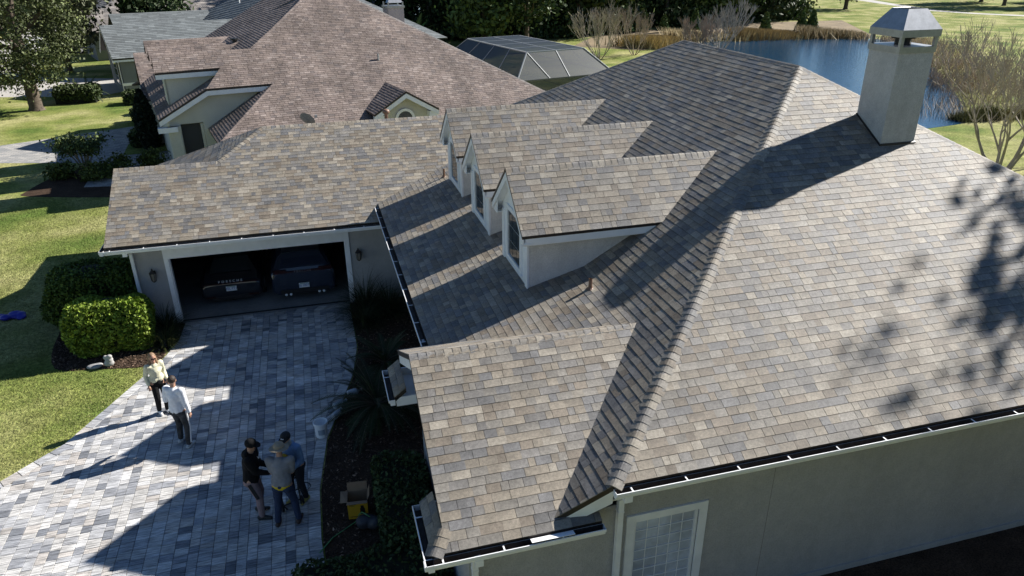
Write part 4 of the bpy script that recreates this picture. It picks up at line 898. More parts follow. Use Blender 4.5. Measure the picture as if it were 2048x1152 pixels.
def grass_clump(label,loc,n,h,spread,base,base2,seed):
    T=thing('grass_clump',label,'ornamental grass',loc); g=np.random.default_rng(seed); V=[];Fc=[];C=[]
    cl=vary(base,n,seed,.3,base2)
    for k in range(n):
        a=g.uniform(0,6.28); r0=abs(g.normal())*.12; el=g.uniform(.5,1.45); l=h*g.uniform(.7,1.25); d=np.array([math.cos(a)*math.cos(el)*spread,math.sin(a)*math.cos(el)*spread,math.sin(el)]); p=np.array([math.cos(a)*r0,math.sin(a)*r0,0]); sd_=np.array([-math.sin(a),math.cos(a),0])*.009
        b=len(V)
        for i in range(5): V+= [p-sd_*(1-i/4.6),p+sd_*(1-i/4.6)]; C+= [cl[k]]*2; d=d+np.array([0,0,-.22]); p=p+d/np.linalg.norm(d)*l/4
        for i in range(4): Fc.append((b+2*i,b+2*i+1,b+2*i+3,b+2*i+2))
    arr_mesh('blades',np.array(V),np.array(Fc),np.array(C),M['leaf'],T)
    mb=MB(); mb.lathe([(.16,0),(.14,.06),(.06,.12),(0,.13)],(0,0,0),8); mb.build('root_crown',M['bark'],T,local=True)
GA=(.02,.032,.014); GB=(.05,.06,.024)
grass_clump('spiky dark grass clump left of the garage door',(-4.72,20.75,0),420,.75,1,GA,GB,401)
grass_clump('small spiky grass clump at the hedge corner',(-4.65,19.9,0),300,.6,1,GA,(.09,.10,.03),402)
grass_clump('tall dark grass clump right of the garage door',(1.0,20.4,0),650,1.15,1,GA,GB,403)
grass_clump('dark grass clump nearest the porch corner',(1.65,20.1,0),500,1.0,1,GA,GB,404)
grass_clump('dark grass clump at the edge of the garage apron',(.85,19.5,0),350,.75,1,GA,GB,405)
# near lawn blades
def inpoly(P,poly):
    x,y=P[:,0],P[:,1]; r_=np.zeros(len(P),bool); n=len(poly)
    for i in range(n):
        x0,y0=poly[i]; x1,y1=poly[i-1]; c=((y0>y)!=(y1>y)); xx=(x1-x0)*(y-y0)/((y1-y0) if y1!=y0 else 1e-9)+x0; r_^=c&(x<xx)
    return r_
lawn_poly=[(-13,36),(-13.5,18),(-9,13.9),(-7.15,14.55),(-6.2,15.6),(-5.65,16.75),(-5.15,17.85),(-4.75,18.65),(-6.2,18.85),(-7.5,19.3),(-7.9,21.3),(-7.5,23.1),(-5.4,23.4),(-5.4,35),(-8,34.8),(-12.7,36.2)]
g=np.random.default_rng(9); P=np.c_[g.uniform(-14,-4.5,150000),g.uniform(13.5,36.5,150000),np.zeros(150000)]; P=P[inpoly(P,lawn_poly)]; keep=g.random(len(P))<np.clip(1.25-(P[:,1]-14)/30,.25,1); P=P[keep]
def lnoise(P): return .5+.25*np.sin(P[:,0]*1.1+1.7*np.sin(P[:,1]*.5))+.25*np.sin(P[:,1]*.9+1.3*np.sin(P[:,0]*.8))
tt=np.clip(lnoise(P)+g.normal(size=len(P))*.25,0,1)[:,None]; cc=(np.array((.10,.152,.028))*(1-tt)+np.array((.285,.275,.11))*tt)*np.exp(g.normal(size=(len(P),1))*.25)
V,F,C=blades(P,.045,.014,cc,9,.7); o=arr_mesh('grass',V,F,C,M['grassblade'],kind='stuff'); tag(o,'short lawn grass beside the driveway','grass')
# mulch chips near the camera
def in_bed(n,seed):
    g=np.random.default_rng(seed); out=[]
    for b,k in((beds[0],1),(beds[1],2)):
        b_=np.array(b); q=np.c_[g.uniform(b_[:,0].min(),b_[:,0].max(),n*k),g.uniform(max(6.5,b_[:,1].min()),b_[:,1].max(),n*k),np.zeros(n*k)]; q=q[inpoly(q,b)]; out.append(q)
    return np.concatenate(out)
P=in_bed(9000,4); P[:,2]=.012+.02*np.random.default_rng(1).random(len(P)); V,F,C=leaves(P,.03,vary((.05,.032,.022),len(P),5,.55,(.13,.09,.065)),5,.9,2.6); o=arr_mesh('mulch_chips',V,F,C,M['chip'],kind='stuff'); tag(o,'brown mulch chips in the planting beds','mulch')

# unseen trees added behind the viewpoint to block skylight from the front wall
for i,(x,y) in enumerate(((5,-9),(13,-8),(21,-8.5),(29,-7))):
    make_tree('oak_tree',['oak standing behind the viewpoint, nearest the driveway','oak behind the viewpoint opposite the large window','oak behind the viewpoint opposite the chimney','oak behind the viewpoint at the far right'][i],'tree',(x,y,0),13,.35,(0,0,7),(4.6,4.2,6),5200,.36,DK,MD,80,.8,510+i,depth=2)
# ---------------------------------------------------------------- small things
def text_mesh(txt,size,loc,rot,m,parent,name='lettering',space=1.0,depth=.003):
    cu=bpy.data.curves.new('t','FONT'); cu.body=txt; cu.size=size; cu.align_x='CENTER'; cu.align_y='CENTER'; cu.space_character=space; cu.extrude=depth
    o=bpy.data.objects.new('t',cu); COL.objects.link(o); dg=bpy.context.evaluated_depsgraph_get(); me=bpy.data.meshes.new_from_object(o.evaluated_get(dg)); bpy.data.objects.remove(o)
    me.materials.clear(); me.materials.append(m); q=bpy.data.objects.new(name,me); COL.objects.link(q); q.parent=parent; q.location=loc; q.rotation_euler=rot; return q
def lantern(label,x,y,z):
    T=thing('wall_lantern',label,'lantern',(x,y,z),0,'lanterns beside the garage door'); mb=MB()
    mb.box((-.05,.05,-.08),(.05,.075,.14)); mb.beam((0,.05,.1),(0,-.06,.2),.02,.02,up=(1,0,0)); mb.build('bracket',M['iron'],T,local=True)
    mb=MB(); mb.lathe([(.0,.27),(.015,.25),(.03,.2),(.095,.13),(.10,.115),(.0,.115)],(0,-.08,0),6); mb.lathe([(0,-.17),(.03,-.16),(.06,-.13),(.065,-.115),(0,-.115)],(0,-.08,0),6)
    for k in range(6): a=6.283*k/6; mb.beam((math.cos(a)*.062,-.08+math.sin(a)*.062,-.12),(math.cos(a)*.09,-.08+math.sin(a)*.09,.12),.012,.012,up=(1,0,.01))
    mb.build('cage',M['iron'],T,local=True)
    mb=MB(); mb.lathe([(.055,-.115),(.08,.114)],(0,-.08,0),6); mb.build('glass',mat('lantern_glass',(.25,.22,.18),.2),T,local=True)
    mb=MB(); mb.tube([(0,-.08,-.11),(0,-.08,0)],.015,8); mb.build('candle',M['white'],T,local=True)
lantern('dark iron wall lantern left of the garage opening',-4.82,21.125,1.6); lantern('dark iron wall lantern right of the garage opening',.96,21.125,1.58)
def car(label,loc,rz,secs,paint,ground_detail):
    T=thing('parked_car',label,'car',loc,rz); mb=MB(); ring=[]
    for (y,hw,z0,zb,hb_,zr,hr) in secs:
        half=[(0,z0),(hw*.86,z0),(hw,z0+.12),(hw*1.0,(z0+zb)/2),(hb_,zb),(hr*1.0+(hb_-hr)*.25,zb+(zr-zb)*.7),(hr*.82,zr-.015),(0,zr)]
        pts=[(x,y,z) for x,z in half]+[(-x,y,z) for x,z in reversed(half[1:-1])]; ring.append(pts)
    n=len(ring[0]); vs=[p for r_ in ring for p in r_]
    fs=[(i*n+j,(i+1)*n+j,(i+1)*n+(j+1)%n,i*n+(j+1)%n) for i in range(len(ring)-1) for j in range(n)]+[tuple(range(n)),tuple(range((len(ring)-1)*n+n-1,(len(ring)-1)*n-1,-1))]
    mb.add(vs,fs); b=mb.build('body',paint,T,smooth=False,local=True)
    md=b.modifiers.new('b','BEVEL'); md.width=.03; md.segments=2
    for sx in(-1,1):
        for y in ground_detail['axles']:
            w_=MB(); x0=sx*ground_detail['tw']; w_.tube([(x0-.11,y,.33),(x0+.11,y,.33)],.33,18); ww_=w_.build('wheel',M['black'],T,local=True)
            w_=MB(); w_.tube([(x0-.115,y,.33),(x0+.115,y,.33)],.2,10); w_.build('rim',M['metal'],ww_,local=True)
    ground_detail['fn'](T); return T
dkp=mat('dark_car_paint',(.012,.013,.018),.25,coat=1.0); red=mat('tail_light',(.035,.003,.003),.25); chrome=mat('bright_letter',(.75,.76,.78),.35); dull=mat('dark_letter',(.22,.22,.24),.35); platem=mat('plate',(.75,.78,.8),.5); blue=mat('plate_ink',(.02,.09,.32),.5)
def plate(T,x,y,z,txt):
    mb=MB(); mb.box((x-.155,y-.012,z-.078),(x+.155,y,z+.078)); p=mb.build('licence_plate',platem,T,local=True)
    text_mesh(txt,.10,(x,y-.015,z-.002),(R(90),0,0),blue,p); mb=MB(); mb.box((x-.12,y-.0155,z+.052),(x+.12,y-.0125,z+.066)); mb.build('plate_band',mat('plate_band',(.05,.2,.1),.5),p,local=True)
def left_fn(T):
    mb=MB(); mb.prism([(-.62,.42,.93),(.62,.42,.93),(.5,1.25,1.215),(-.5,1.25,1.215)],(0,-.01,.012)); mb.build('rear_window',M['glass'],T,local=True)
    mb=MB(); mb.beam((-.80,-.018,.735),(.80,-.018,.735),.03,.035); mb.build('light_bar',red,T,local=True)
    mb=MB(); mb.box((-.78,-.03,.28),(-.5,-.005,.33)); mb.box((.5,-.03,.28),(.78,-.005,.33)); mb.build('reflector',red,T,local=True)
    text_mesh('PORSCHE',.10,(0,-.03,.80),(R(70),0,0),chrome,T,space=1.9); plate(T,0,-.03,.56,'45L PT1')
    mb=MB(); mb.box((-.6,-.02,.2),(.6,.01,.3)); mb.build('diffuser',M['black'],T,local=True)
def right_fn(T):
    mb=MB(); mb.prism([(-.66,.13,1.12),(.66,.13,1.12),(.55,.42,1.52),(-.55,.42,1.52)],(0,-.012,0)); mb.build('rear_window',M['glass'],T,local=True)
    mb=MB(); mb.beam((-.88,-.02,1.02),(.88,-.02,1.02),.04,.05); mb.build('light_bar',red,T,local=True)
    for s in(-1,1): b_=MB(); b_.box((s*.68-.2,-.03,.98),(s*.68+.2,.06,1.09)); b_.build('tail_light',red,T,local=True)
    text_mesh('PORSCHE',.075,(0,-.045,1.02),(R(85),0,0),dull,T,space=1.8); plate(T,0,-.05,.55,'5J 100T')
    mb=MB(); mb.box((-.72,-.035,.30),(.72,-.005,.42)); mb.build('bumper_insert',M['black'],T,local=True)
    for s in(-1,1): b_=MB(); b_.tube([(s*.5-.07,-.04,.27),(s*.5-.07,.1,.27)],.04,10); b_.tube([(s*.5+.07,-.04,.27),(s*.5+.07,.1,.27)],.04,10); b_.build('exhaust',chrome,T,local=True)
car('low black sports car parked in the left of the garage',(-2.93,22.0,.03),0,[(0,.82,.22,.62,.84,.72,.7),(.08,.9,.18,.68,.90,.80,.74),(.45,.92,.16,.78,.92,.93,.72),(1.2,.93,.16,.86,.90,1.2,.56),(1.8,.92,.16,.88,.89,1.30,.54),(2.4,.91,.16,.87,.88,1.27,.54),(3.1,.91,.16,.82,.88,.95,.66),(4.0,.9,.18,.7,.84,.78,.6),(4.4,.78,.24,.56,.7,.6,.4)],dkp,dict(axles=(.75,3.35),tw=.83,fn=left_fn))
car('dark blue grey sport utility car parked in the right of the garage',(-.76,21.68,.03),0,[(0,.86,.28,.80,.9,.98,.84),(.06,.95,.24,.95,.95,1.12,.82),(.4,.97,.22,1.02,.95,1.52,.66),(.9,.97,.22,1.03,.95,1.64,.66),(2.6,.97,.22,1.02,.95,1.62,.68),(3.4,.96,.22,1.0,.94,1.12,.74),(4.4,.95,.24,.88,.9,.98,.66),(4.75,.84,.3,.7,.76,.76,.5)],mat('slate_car_paint',(.016,.022,.04),.25,coat=1.0),dict(axles=(.85,3.75),tw=.87,fn=right_fn))
def suv_fn(T):
    for s in(-1,1):
        for k,(a,b) in enumerate(((1.35,2.0),(2.08,2.75),(.75,1.27))): b_=MB(); b_.prism([(s*.955,a,1.05),(s*.955,b,1.05),(s*.85,b-.05,1.5),(s*.85,a+.05,1.5)],(s*.012,0,0)); b_.build('side_window',M['glass'],T,local=True)
    mb=MB(); mb.prism([(-.66,3.35,1.12),(.66,3.35,1.12),(.55,2.75,1.6),(-.55,2.75,1.6)],(0,.02,.02)); mb.build('windscreen',M['glass'],T,local=True)
SUVSEC=[(0,.86,.3,.85,.9,1.05,.84),(.06,.95,.28,1.0,.95,1.2,.82),(.4,.97,.26,1.02,.95,1.6,.7),(.9,.97,.26,1.03,.95,1.72,.7),(2.6,.97,.26,1.02,.95,1.70,.7),(3.4,.96,.26,1.0,.94,1.12,.76),(4.4,.95,.28,.95,.9,1.02,.7),(4.75,.84,.32,.8,.76,.86,.5)]
car('white vehicle parked on the street seen through the oak leaves',(-28.5,92.5,0),R(-35),SUVSEC,mat('white_car_paint',(.8,.8,.8),.3,coat=1),dict(axles=(.85,3.75),tw=.87,fn=suv_fn))
car('dark vehicle parked beside the white one behind the oak',(-24.5,93.0,0),R(-35),SUVSEC,dkp,dict(axles=(.85,3.75),tw=.87,fn=suv_fn))
# satellite dish behind the garage ridge
T=thing('satellite_dish','grey satellite dish behind the garage ridge','satellite dish',(-.06,25.75,4.33)); mb=MB(); prof=[(.0,0),(.1,.008),(.2,.032),(.27,.06)]; mb.lathe(prof,(0,0,0),20); mb.lathe([(a,b-.012) for a,b in prof][::-1],(0,0,0),20); d=mb.build('reflector',mat('dish_grey',(.17,.18,.18),.5),T,smooth=True,local=True); d.location=(-.02,-.05,.5); d.rotation_euler=Vector((.5,.66,.55)).to_track_quat('Z','Y').to_euler()
mb=MB(); mb.tube([(0,.0,0),(0,0,.4)],.025,8); mb.tube([(.02,-.0,.36),(.28,.12,.55)],.012,6); mb.box((.25,.08,.53),(.33,.16,.62)); mb.build('mast_and_arm',M['metal'],T,local=True)
# bucket
T=thing('bucket','white plastic bucket at the edge of the driveway','bucket',(-.57,14.25,.036)); mb=MB(); mb.lathe([(0,.0),(.125,.0),(.15,.36),(.158,.36),(.158,.33),(.162,.33),(.162,.385),(.148,.385),(.122,.02),(0,.02)],(0,0,0),24); mb.build('pail',mat('white_plastic',(.88,.9,.92),.4),T,smooth=False,local=True)
mb=MB(); mb.tube([(.155*math.cos(a),.155*math.sin(a)*.2-.12*math.sin(a),.33-.13*math.sin(a)) for a in np.linspace(0,math.pi,10)],.004,5); mb.build('handle',M['metal'],T,local=True)
mb=MB(); mb.add([(.1445*math.cos(a)*k,.1445*math.sin(a)*k,z) for z,k in((.1,.95),(.24,1.01)) for a in np.linspace(4.2,5.3,6)],[(i,i+1,7+i,6+i) for i in range(5)]); mb.build('paper_label',mat('pail_print',(.35,.42,.5),.5),T,local=True)
# cardboard carton with open flaps
T=thing('carton','open yellow and brown cardboard carton on the mulch','carton',(.03,11.5,.02),R(-6)); card=mat('cardboard',(.30,.205,.13),.85,noise=[(8,.1)]); yel=mat('carton_yellow',(.62,.36,.02),.6); mb=MB(); w2,d2,h2=.19,.16,.42
mb.box((-w2,d2-.006,0),(w2,d2,h2)); mb.box((-w2,-d2+.006,0),(-w2+.006,d2-.006,h2)); mb.box((w2-.006,-d2+.006,0),(w2,d2-.006,h2)); mb.box((-w2,-d2+.006,0),(w2,d2-.006,.006)); mb.build('sides',card,T,local=True)
mb=MB(); mb.box((-w2,-d2,0),(w2,-d2+.006,h2)); fp=mb.build('printed_front',yel,T,local=True)
mb=MB(); mb.box((.04,-d2-.003,.13),(.13,-d2-.001,.25)); mb.box((.055,-d2-.003,.25),(.115,-d2-.001,.31)); mb.box((.03,-d2-.003,.10),(.14,-d2-.001,.127)); mb.box((-.16,-d2-.003,.05),(.16,-d2-.001,.062)); mb.box((-.16,-d2-.003,.34),(-.03,-d2-.001,.356)); mb.box((-.16,-d2-.003,.31),(-.06,-d2-.001,.318)); mb.build('print',M['black'],fp,local=True)
for q in([(-w2,d2,h2),(w2,d2,h2),(w2,d2+.05,h2+.17),(-w2,d2+.05,h2+.17)],[(-w2,-d2,h2),(w2,-d2,h2),(w2+.01,-d2-.14,h2+.05),(-w2,-d2-.14,h2+.05)],[(-w2,-d2,h2),(-w2,d2,h2),(-w2-.13,d2-.02,h2+.03),(-w2-.13,-d2+.02,h2-.02)],[(w2,-d2,h2),(w2,d2,h2),(w2+.05,d2,h2+.12),(w2+.05,-d2,h2+.12)]): mb=MB(); mb.prism(q,(0,0,.005)); mb.build('flap',card,T,local=True)
# crumpled dark bag with a green hose
def blob(name,parts,voxel,m,parent=None,smooth=True,it=2):
    """continuous skin over capsules and ellipsoids: ('c',p,r,q,s) or ('e',c,rx,ry,rz)"""
    mb=MB()
    for p in parts:
        if p[0]=='c':
            _,a,ra,b,rb=p; mb.tube([a,b],[ra,rb],10); mb.ell(a,ra,ra,ra,10,6); mb.ell(b,rb,rb,rb,10,6)
        else: _,c,rx,ry,rz=p; mb.ell(c,rx,ry,rz,14,8)
    o=mb.build(name,m,None,local=True)
    md=o.modifiers.new('r','REMESH'); md.mode='VOXEL'; md.voxel_size=voxel; md.use_smooth_shade=True
    if it: sm=o.modifiers.new('s','SMOOTH'); sm.iterations=it; sm.factor=.5
    dg=bpy.context.evaluated_depsgraph_get(); me=bpy.data.meshes.new_from_object(o.evaluated_get(dg)); me.materials.clear(); me.materials.append(m if not isinstance(m,list) else m[0]); old=o.data; o.modifiers.clear(); o.data=me; bpy.data.meshes.remove(old)
    me.polygons.foreach_set('use_smooth',np.ones(len(me.polygons),dtype=bool)); o.parent=parent; return o
gg=random.Random(8)
o=blob('rubbish_bag',[('e',(gg.uniform(-.12,.12),gg.uniform(-.1,.1),gg.uniform(.08,.2)),gg.uniform(.1,.17),gg.uniform(.1,.15),gg.uniform(.08,.14)) for k in range(9)],.025,mat('dark_bag',(.05,.055,.065),.6,bump=(9,.8)),None,it=1); o.location=(.2,11.05,.0); tag(o,'dark crumpled bag lying in front of the carton','bag')
mb=MB(); mb.tube([(-.75,10.55,.1),(-.5,10.95,.03),(-.25,11.12,.03),(-.02,11.25,.05),(.02,11.28,.16),(.08,11.18,.3),(.14,11.08,.33),(.22,11.0,.3)],.012,6); tag(mb.build('garden_hose',mat('green_hose',(.09,.28,.10),.5),None,smooth=True),'thin green hose running over the dark bag','hose')
mb=MB(); mb.tube([(-1.0+.13*math.cos(a)*(1+a*.01),12.55+.13*math.sin(a),.045+.002*a) for a in np.linspace(0,9,26)]+[(-1.05,12.3,.045)],.006,5); tag(mb.build('power_cord',M['black'],None),'coiled black cord on the pavers by the workers','cord')
# stone garden figure, blue bag, white jugs
o=blob('garden_figure',[('e',(0,0,.1),.13,.1,.1),('e',(.02,0,.2),.1,.09,.09),('e',(.05,-.02,.3),.07,.06,.06),('e',(-.06,.02,.27),.06,.06,.06)],.02,mat('pale_stone',(.42,.41,.40),.9,noise=[(12,.2)]),None); o.location=(-5.9,19.02,.0); tag(o,'small pale stone garden figure by the lawn edge','garden figure')
o=blob('stone','x' and [('e',(0,0,.04),.2,.13,.06),('e',(.1,.03,.05),.12,.1,.05)],.025,mat('grey_stone',(.30,.30,.30),.9,noise=[(12,.2)]),None); o.location=(-6.28,19.05,0); tag(o,'flat grey stone beside the stone figure','stone')
gg=random.Random(3); o=blob('blue_bag',[('e',(gg.uniform(-.35,.35),gg.uniform(-.12,.12),gg.uniform(.04,.1)),gg.uniform(.12,.22),gg.uniform(.08,.15),gg.uniform(.05,.1)) for k in range(9)],.03,mat('blue_plastic',(.015,.02,.30),.35,bump=(8,.9)),None,it=1); o.location=(-9.35,22.95,0); tag(o,'crumpled bright blue bag on the shaded lawn','bag')
jm=mat('clear_plastic',(.45,.50,.55),.25)
for x,y,z,rz,lb in((-.12,15.35,.1,R(35),'white plastic jug nearer the driveway under the palm'),(.25,15.75,.12,R(20),'white plastic jug farther under the palm fronds'),(-.2,14.95,.1,R(60),'small white jug beside the bucket under the palm')):
    T=thing('plastic_jug',lb,'jug',(x,y,z),rz); b_=MB(); b_.tube([(-.16,0,0),(-.13,0,0),(.08,0,0),(.13,0,0),(.16,0,0),(.2,0,0)],[.06,.085,.085,.05,.03,.03],12); b_.build('vessel',jm,T,smooth=False,local=True); b_=MB(); b_.tube([(.2,0,0),(.225,0,0)],.035,10); b_.build('cap',M['white'],T,local=True)
# ---------------------------------------------------------------- people
def ik(a,b,l1,l2,hint):
    a=Vector(a);b=Vector(b);d=b-a;L=min(d.length,(l1+l2)*.999);x=(l1*l1-l2*l2+L*L)/(2*L);h_=math.sqrt(max(0,l1*l1-x*x));dn=d.normalized();hn=Vector(hint);hn=(hn-dn*hn.dot(dn)).normalized();return a+dn*x+hn*h_
skin_m=mat('skin',(.42,.24,.165),.55)
def cloth(n,c,**k): return mat(n,c,.85,noise=[(14,.12)],bump=(18,.5),spec=.15,**k)
def person(label,loc,rz,h,feet,hands,lean,turn,shirt,sleeve,pants,shoe,hairc,hat=None,long_hair=False,skin=skin_m,hem=1.0,extra=None,build=1.0):
    T_scale=h/1.75; t=lean; B=build
    hip={s:Vector((s*.09,0,.93)) for s in(-1,1)}; sh={s:Vector((s*.185*B,t*.46,1.42-.05*t)) for s in(-1,1)}
    nk=Vector((0,t*.5,1.49-.06*t)); hd=Vector((0,t*.62+.02,1.625-.10*t)); hdir=Vector((math.sin(turn)*-1,math.cos(turn),-.12-t*.3)).normalized(); hs=hdir.cross(Vector((0,0,1))).normalized(); hu=hs.cross(hdir)
    ank={s:Vector((feet[s][0],feet[s][1],.085)) for s in(-1,1)}; kn={s:ik(hip[s],ank[s],.43,.43,(s*.1,1,0)) for s in(-1,1)}
    hn={s:Vector(hands[s]) for s in(-1,1)}; el={s:ik(sh[s],hn[s],.29,.26,(s*.22,-1,-.3)) for s in(-1,1)}
    ch=Vector((0,t*.32,1.27)); pv=Vector((0,0,.96)); wa=Vector((0,t*.12,1.10))
    bp=[('c',pv,.125*B,wa,.118*B),('c',wa,.118*B,ch,.13*B),('e',ch,.165*B,.11*B,.17),('c',nk-Vector((0,0,.05)),.058,hd,.055),('e',hd+hu*.015,.074,.09,.108),('e',hd+hdir*.075-hu*.02,.016,.022,.022),('e',hd+hdir*.05-hu*.085,.035,.035,.025)]
    for s in(-1,1):
        bp+= [('e',hd+hs*s*.074-hdir*.005,.012,.02,.03),('c',ch+Vector((s*.08,0,.1)),.07,sh[s],.058*B),('c',sh[s],.055*B,el[s],.043*B),('c',el[s],.042*B,hn[s],.027),('c',hip[s],.095*B,kn[s],.058),('c',kn[s],.056,ank[s],.038),('c',ank[s]-Vector((0,.02,.03)),.038,ank[s]+Vector((0,.13,-.05)),.03)]
        fd=(hn[s]-el[s]).normalized(); pd=fd.cross(Vector((0,0,1))); pd=pd.normalized() if pd.length>.1 else Vector((1,0,0)); cu=pd.cross(fd); pm=hn[s]+fd*.05
        bp.append(('c',hn[s],.026,pm,.034))
        for k in range(4):
            a=pm+pd*(.027-.018*k)+fd*.02; ln=(.062,.072,.068,.052)[k]; b_=a+(fd*.9-cu*.25).normalized()*ln*.55; c_=b_+(fd*.5-cu*.8).normalized()*ln*.5; bp+= [('c',a,.0095,b_,.009),('c',b_,.009,c_,.008)]
        a=hn[s]+fd*.03+pd*.03; b_=a+(pd*.8+fd*.5).normalized()*.035; bp+= [('c',a,.011,b_,.010),('c',b_,.010,b_+(fd*.9-cu*.3).normalized()*.03,.009)]
    body=blob('person',bp,.011,skin,None); body.location=loc; body.rotation_euler=(0,0,rz); body.scale=(T_scale,)*3; tag(body,label,'person')
    sp=[('c',Vector((-.045,0,hem)),.138*B,Vector((-.04,wa.y,wa.z)),.122*B),('c',Vector((.045,0,hem)),.138*B,Vector((.04,wa.y,wa.z)),.122*B),('c',wa,.136*B,ch,.148*B),('e',ch,.182*B,.132*B,.18),('c',ch+Vector((0,0,.12)),.1,nk-Vector((0,0,.035)),.066)]
    for s in(-1,1):
        sp+= [('c',ch+Vector((s*.08,0,.1)),.085,sh[s],.075*B)]; e_=sleeve; 
        sp.append(('c',sh[s],.074*B,sh[s].lerp(el[s],min(1,e_*2)),.062*B))
        if e_>.5: sp.append(('c',el[s],.062*B,el[s].lerp(hn[s],(e_-.5)*2*.93),.045))
    blob('shirt',sp,.016,shirt,body,it=3)
    pp=[('c',Vector((-.03,0,hem+.0)),.125*B,Vector((.03,0,hem+.0)),.125*B),('c',Vector((-.04,0,.93)),.128*B,Vector((.04,0,.93)),.128*B),('c',Vector((0,0,hem)),.13*B,Vector((0,0,.92)),.135*B)]
    for s in(-1,1): pp+= [('e',hip[s]+Vector((0,-.025,-.06)),.095*B,.108*B,.10),('c',hip[s]-Vector((0,0,.03)),.098*B,kn[s],.075),('c',kn[s],.075,ank[s]+Vector((0,0,.03)),.06)]
    blob('trousers',pp,.016,pants,body,it=3)
    for s in(-1,1):
        a=ank[s]; blob('shoe',[('c',a+Vector((0,-.05,-.035)),.05,a+Vector((0,.05,-.035)),.048),('c',a+Vector((0,.05,-.04)),.046,a+Vector((s*.015,.16,-.048)),.036)],.014,shoe,body)
    if hairc is not None:
        hp_=[('e',hd+hu*.04-hdir*.02,.084,.094,.092)]
        if long_hair: hp_+= [('c',hd-hdir*.06,.075,hd-hdir*.08-Vector((0,0,.2)),.06),('c',hd+hs*.05-hdir*.05,.05,hd+hs*.09-hdir*.01-Vector((0,0,.24)),.035),('c',hd-hs*.05-hdir*.05,.05,hd-hs*.09-hdir*.01-Vector((0,0,.24)),.035)]
        blob('hair',hp_,.014,mat('hair',hairc,.6,bump=(60,.6)),body)
    if hat:
        kind,hm=hat
        if kind=='cap':
            c=blob('cap',[('e',hd+hu*.052-hdir*.004,.096,.11,.098)],.012,hm,body)
            mb=MB(); pts=[hd+hdir*(.07+.11*math.cos(a))+hs*(.085*math.sin(a))+hu*(.045-.02*math.cos(a)) for a in np.linspace(-1.5,1.5,9)]; mb.prism([tuple(p) for p in pts],tuple(hu*.01)); mb.build('brim',hm,body,local=True)
        else:
            blob('hat',[('e',hd+hu*.06,.104,.116,.09)],.012,hm,body)
            mb=MB(); n=20; top=[tuple(hd+hu*(.045-.015*(rr>.12))+(hs*math.cos(6.283*k/n)+hdir*math.sin(6.283*k/n))*rr) for rr in(.085,.18) for k in range(n)]; bot=[tuple(Vector(p)-hu*.008) for p in top]
            mb.add(top+bot,[(k,(k+1)%n,n+(k+1)%n,n+k) for k in range(n)]+[(2*n+k,3*n+k,3*n+(k+1)%n,2*n+(k+1)%n) for k in range(n)]+[(n+k,n+(k+1)%n,3*n+(k+1)%n,3*n+k) for k in range(n)]); mb.build('brim',hm,body,local=True)
    for s in(-1,1):
        mb=MB(); mb.ell(hd+hdir*.083+hs*s*.03+hu*.012,.011,.008,.007,8,6); mb.build('eye',M['black'],body,local=True)
    mb=MB(); mb.ell(hd+hdir*.081-hu*.052,.022,.008,.006,8,6); mb.build('mouth',mat('lips',(.32,.12,.10),.5),body,local=True)
    if extra: extra(body,locals())
    return body
blk=cloth('black_cloth',(.012,.012,.013)); 
def w_extra(b,v):
    mb=MB(); hd,hdir,hs,hu=v['hd'],v['hdir'],v['hs'],v['hu']
    for s in(-1,1): mb.ell(hd+hdir*.092+hs*s*.034+hu*.014,.026,.010,.019,10,6)
    mb.beam(hd+hdir*.095-hs*.06+hu*.02,hd+hdir*.095+hs*.06+hu*.02,.008,.008); mb.build('sunglasses',mat('sunglass',(.02,.006,.004),.1),b,local=True)
person('woman with long hair and sunglasses in a pale yellow green top',(-4.15,16.22,.036),R(-150),1.66,{-1:(-.08,.02),1:(.09,-.06)},{-1:(-.21,.08,.92),1:(.22,.05,.91)},.06,R(-5),mat('pale_top',(.66,.64,.46),.85,noise=[(9,.18)],bump=(18,.5)),.95,blk,mat('white_shoe',(.7,.7,.7),.6),(.24,.15,.085),None,True,hem=1.02,extra=w_extra,build=.9)
camo=mat('camo_trousers',(.035,.038,.042),.85,noise=[(7,.75),(16,.4)])
def m_extra(b,v):
    mb=MB(); 
    for dx in(.0,.022): 
        a=v['hip'][1]+Vector((.108+.004,dx-.01,-.02)); k=v['kn'][1]+Vector((.079,dx-.01,0)); c=v['ank'][1]+Vector((.064,dx-.01,.06)); mb.beam(a,k,.012,.012,up=(0,1,0)); mb.beam(k,c,.012,.012,up=(0,1,0))
    mb.build('trouser_stripe',M['white'],b,local=True)
person('man with dark hair in white long sleeved top and dark patterned trousers',(-3.52,14.78,.036),R(-28),1.76,{-1:(-.14,.06),1:(.16,-.08)},{-1:(-.2,.24,1.08),1:(.27,.02,.86)},.03,R(25),cloth('white_top',(.74,.76,.8)),.97,camo,mat('grey_trainer',(.5,.52,.53),.7,noise=[(20,.4)]),(.03,.018,.012),extra=m_extra,hem=.93)
def h_extra(b,v):
    ch=v['ch']; mb=MB(); y=ch.y+.148
    pts=[(-.075,1.40),(-.06,1.37),(-.035,1.355),(.0,1.375),(.055,1.44),(-.01,1.34),(-.045,1.325),(-.078,1.345)]
    mb.prism([(x+.02,y,z-.02) for x,z in pts],(0,.012,0)); mb.build('chest_mark',M['white'],b,local=True)
    blob('hood',[('c',v['nk']+Vector((-.08,-.06,-.02)),.05,v['nk']+Vector((.08,-.06,-.02)),.05),('e',v['nk']+Vector((0,-.1,-.05)),.1,.06,.07)],.016,blk,b)
    mb=MB(); mb.beam(v['hip'][1]+Vector((.113,.0,-.05)),v['kn'][1]+Vector((.08,0,.02)),.06,.012,up=(1,0,0)); mb.build('trouser_panel',M['black'],b,local=True)
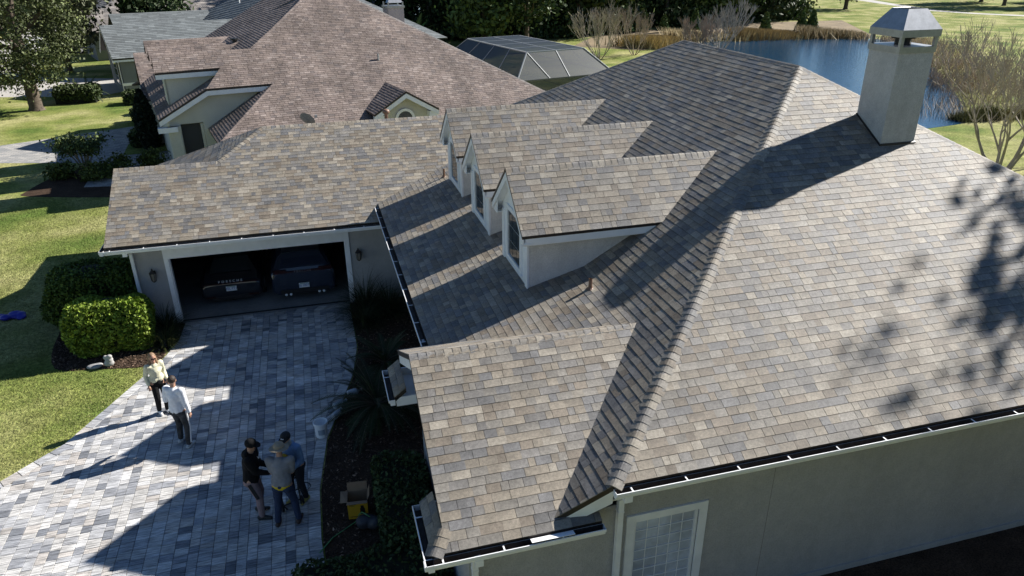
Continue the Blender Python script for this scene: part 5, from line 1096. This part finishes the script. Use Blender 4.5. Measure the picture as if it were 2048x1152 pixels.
person('man in black hooded top and black cap at the left of the workers',(-1.86,11.95,.036),R(-100),1.8,{-1:(-.13,.0),1:(.12,.1)},{-1:(-.06,.36,1.08),1:(.1,.38,1.05)},.12,R(-10),cloth('hoodie',(.010,.010,.011)),.97,cloth('pink_grey_trousers',(.28,.205,.21)),mat('black_shoe',(.014,.014,.014),.5),(.02,.012,.008),('cap',blk),extra=h_extra,hem=.90,build=1.08)
def g_extra(b,v): blob('undershirt_hem',[('c',Vector((-.045,0,.925)),.142,Vector((.045,0,.925)),.142),('c',Vector((-.045,0,.96)),.138,Vector((.045,0,.96)),.138)],.016,cloth('yellow_shirt',(.62,.46,.02)),b)
person('man in tan brimmed hat and grey shirt seen from behind among the workers',(-1.30,11.58,.036),R(-14),1.77,{-1:(-.17,-.06),1:(.2,.02)},{-1:(-.12,.36,1.12),1:(.12,.36,1.08)},.2,R(5),cloth('grey_shirt',(.235,.24,.255)),.42,cloth('blue_jeans',(.035,.05,.095)),mat('brown_boot',(.06,.035,.025),.6),(.02,.012,.008),('hat',cloth('tan_hat',(.32,.27,.20))),extra=g_extra,hem=1.0,build=1.08)
def b_extra(b,v):
    hd,hdir,hs,hu=v['hd'],v['hdir'],v['hs'],v['hu']; mb=MB(); c=hd+hdir*.1+hu*.075; mb.beam(c-hs*.03,c+hs*.03,.02,.012); mb.build('cap_mark',M['white'],b,local=True)
    blob('neck_gaiter',[('c',v['nk']-Vector((0,0,.02)),.075,hd-hu*.05,.074)],.014,cloth('gaiter',(.33,.36,.36)),b)
person('man in light blue long sleeved shirt and dark cap facing the other workers',(-1.05,12.22,.036),R(140),1.72,{-1:(-.13,.0),1:(.12,.1)},{-1:(-.18,.3,1.0),1:(.12,.34,1.12)},.22,R(8),cloth('blue_shirt',(.16,.27,.47)),.97,cloth('dark_trousers',(.025,.03,.04)),mat('yellow_shoe',(.42,.36,.10),.6),None,('cap',mat('dark_cap',(.015,.016,.018),.8)),extra=b_extra,hem=.95,build=1.06)
# machine held between the workers
T=thing('work_machine','yellow machine on a black tubular frame between the three workers','machine',(-1.22,12.0,.036),R(20)); o=blob('housing',[('e',(0,0,1.08),.17,.14,.13),('e',(.0,.05,1.16),.13,.11,.09),('e',(.08,0,1.0),.1,.1,.1)],.02,mat('yellow_plastic',(.55,.33,.015),.45),T)
mb=MB(); 
for s in(-1,1): mb.tube([(s*.16,.05,1.0),(s*.18,.08,.6),(s*.17,.0,.12),(s*.14,-.12,.1)],.014,8)
mb.tube([(-.17,.0,.12),(.17,0,.12)],.014,8); mb.tube([(-.18,.08,.6),(.18,.08,.6)],.014,8); mb.build('tube_frame',M['black'],T,smooth=True,local=True)
for s in(-1,1):
    mb=MB(); mb.tube([(s*.2-.02,.0,.09),(s*.2+.02,.0,.09)],.09,16); mb.build('wheel',M['black'],T,local=True)
mb=MB(); mb.tube([(.1,.05,1.0),(.28,.1,.7),(.24,.1,.3),(.1,.15,.25)],.012,6); mb.build('black_hose',M['black'],T,smooth=True,local=True)
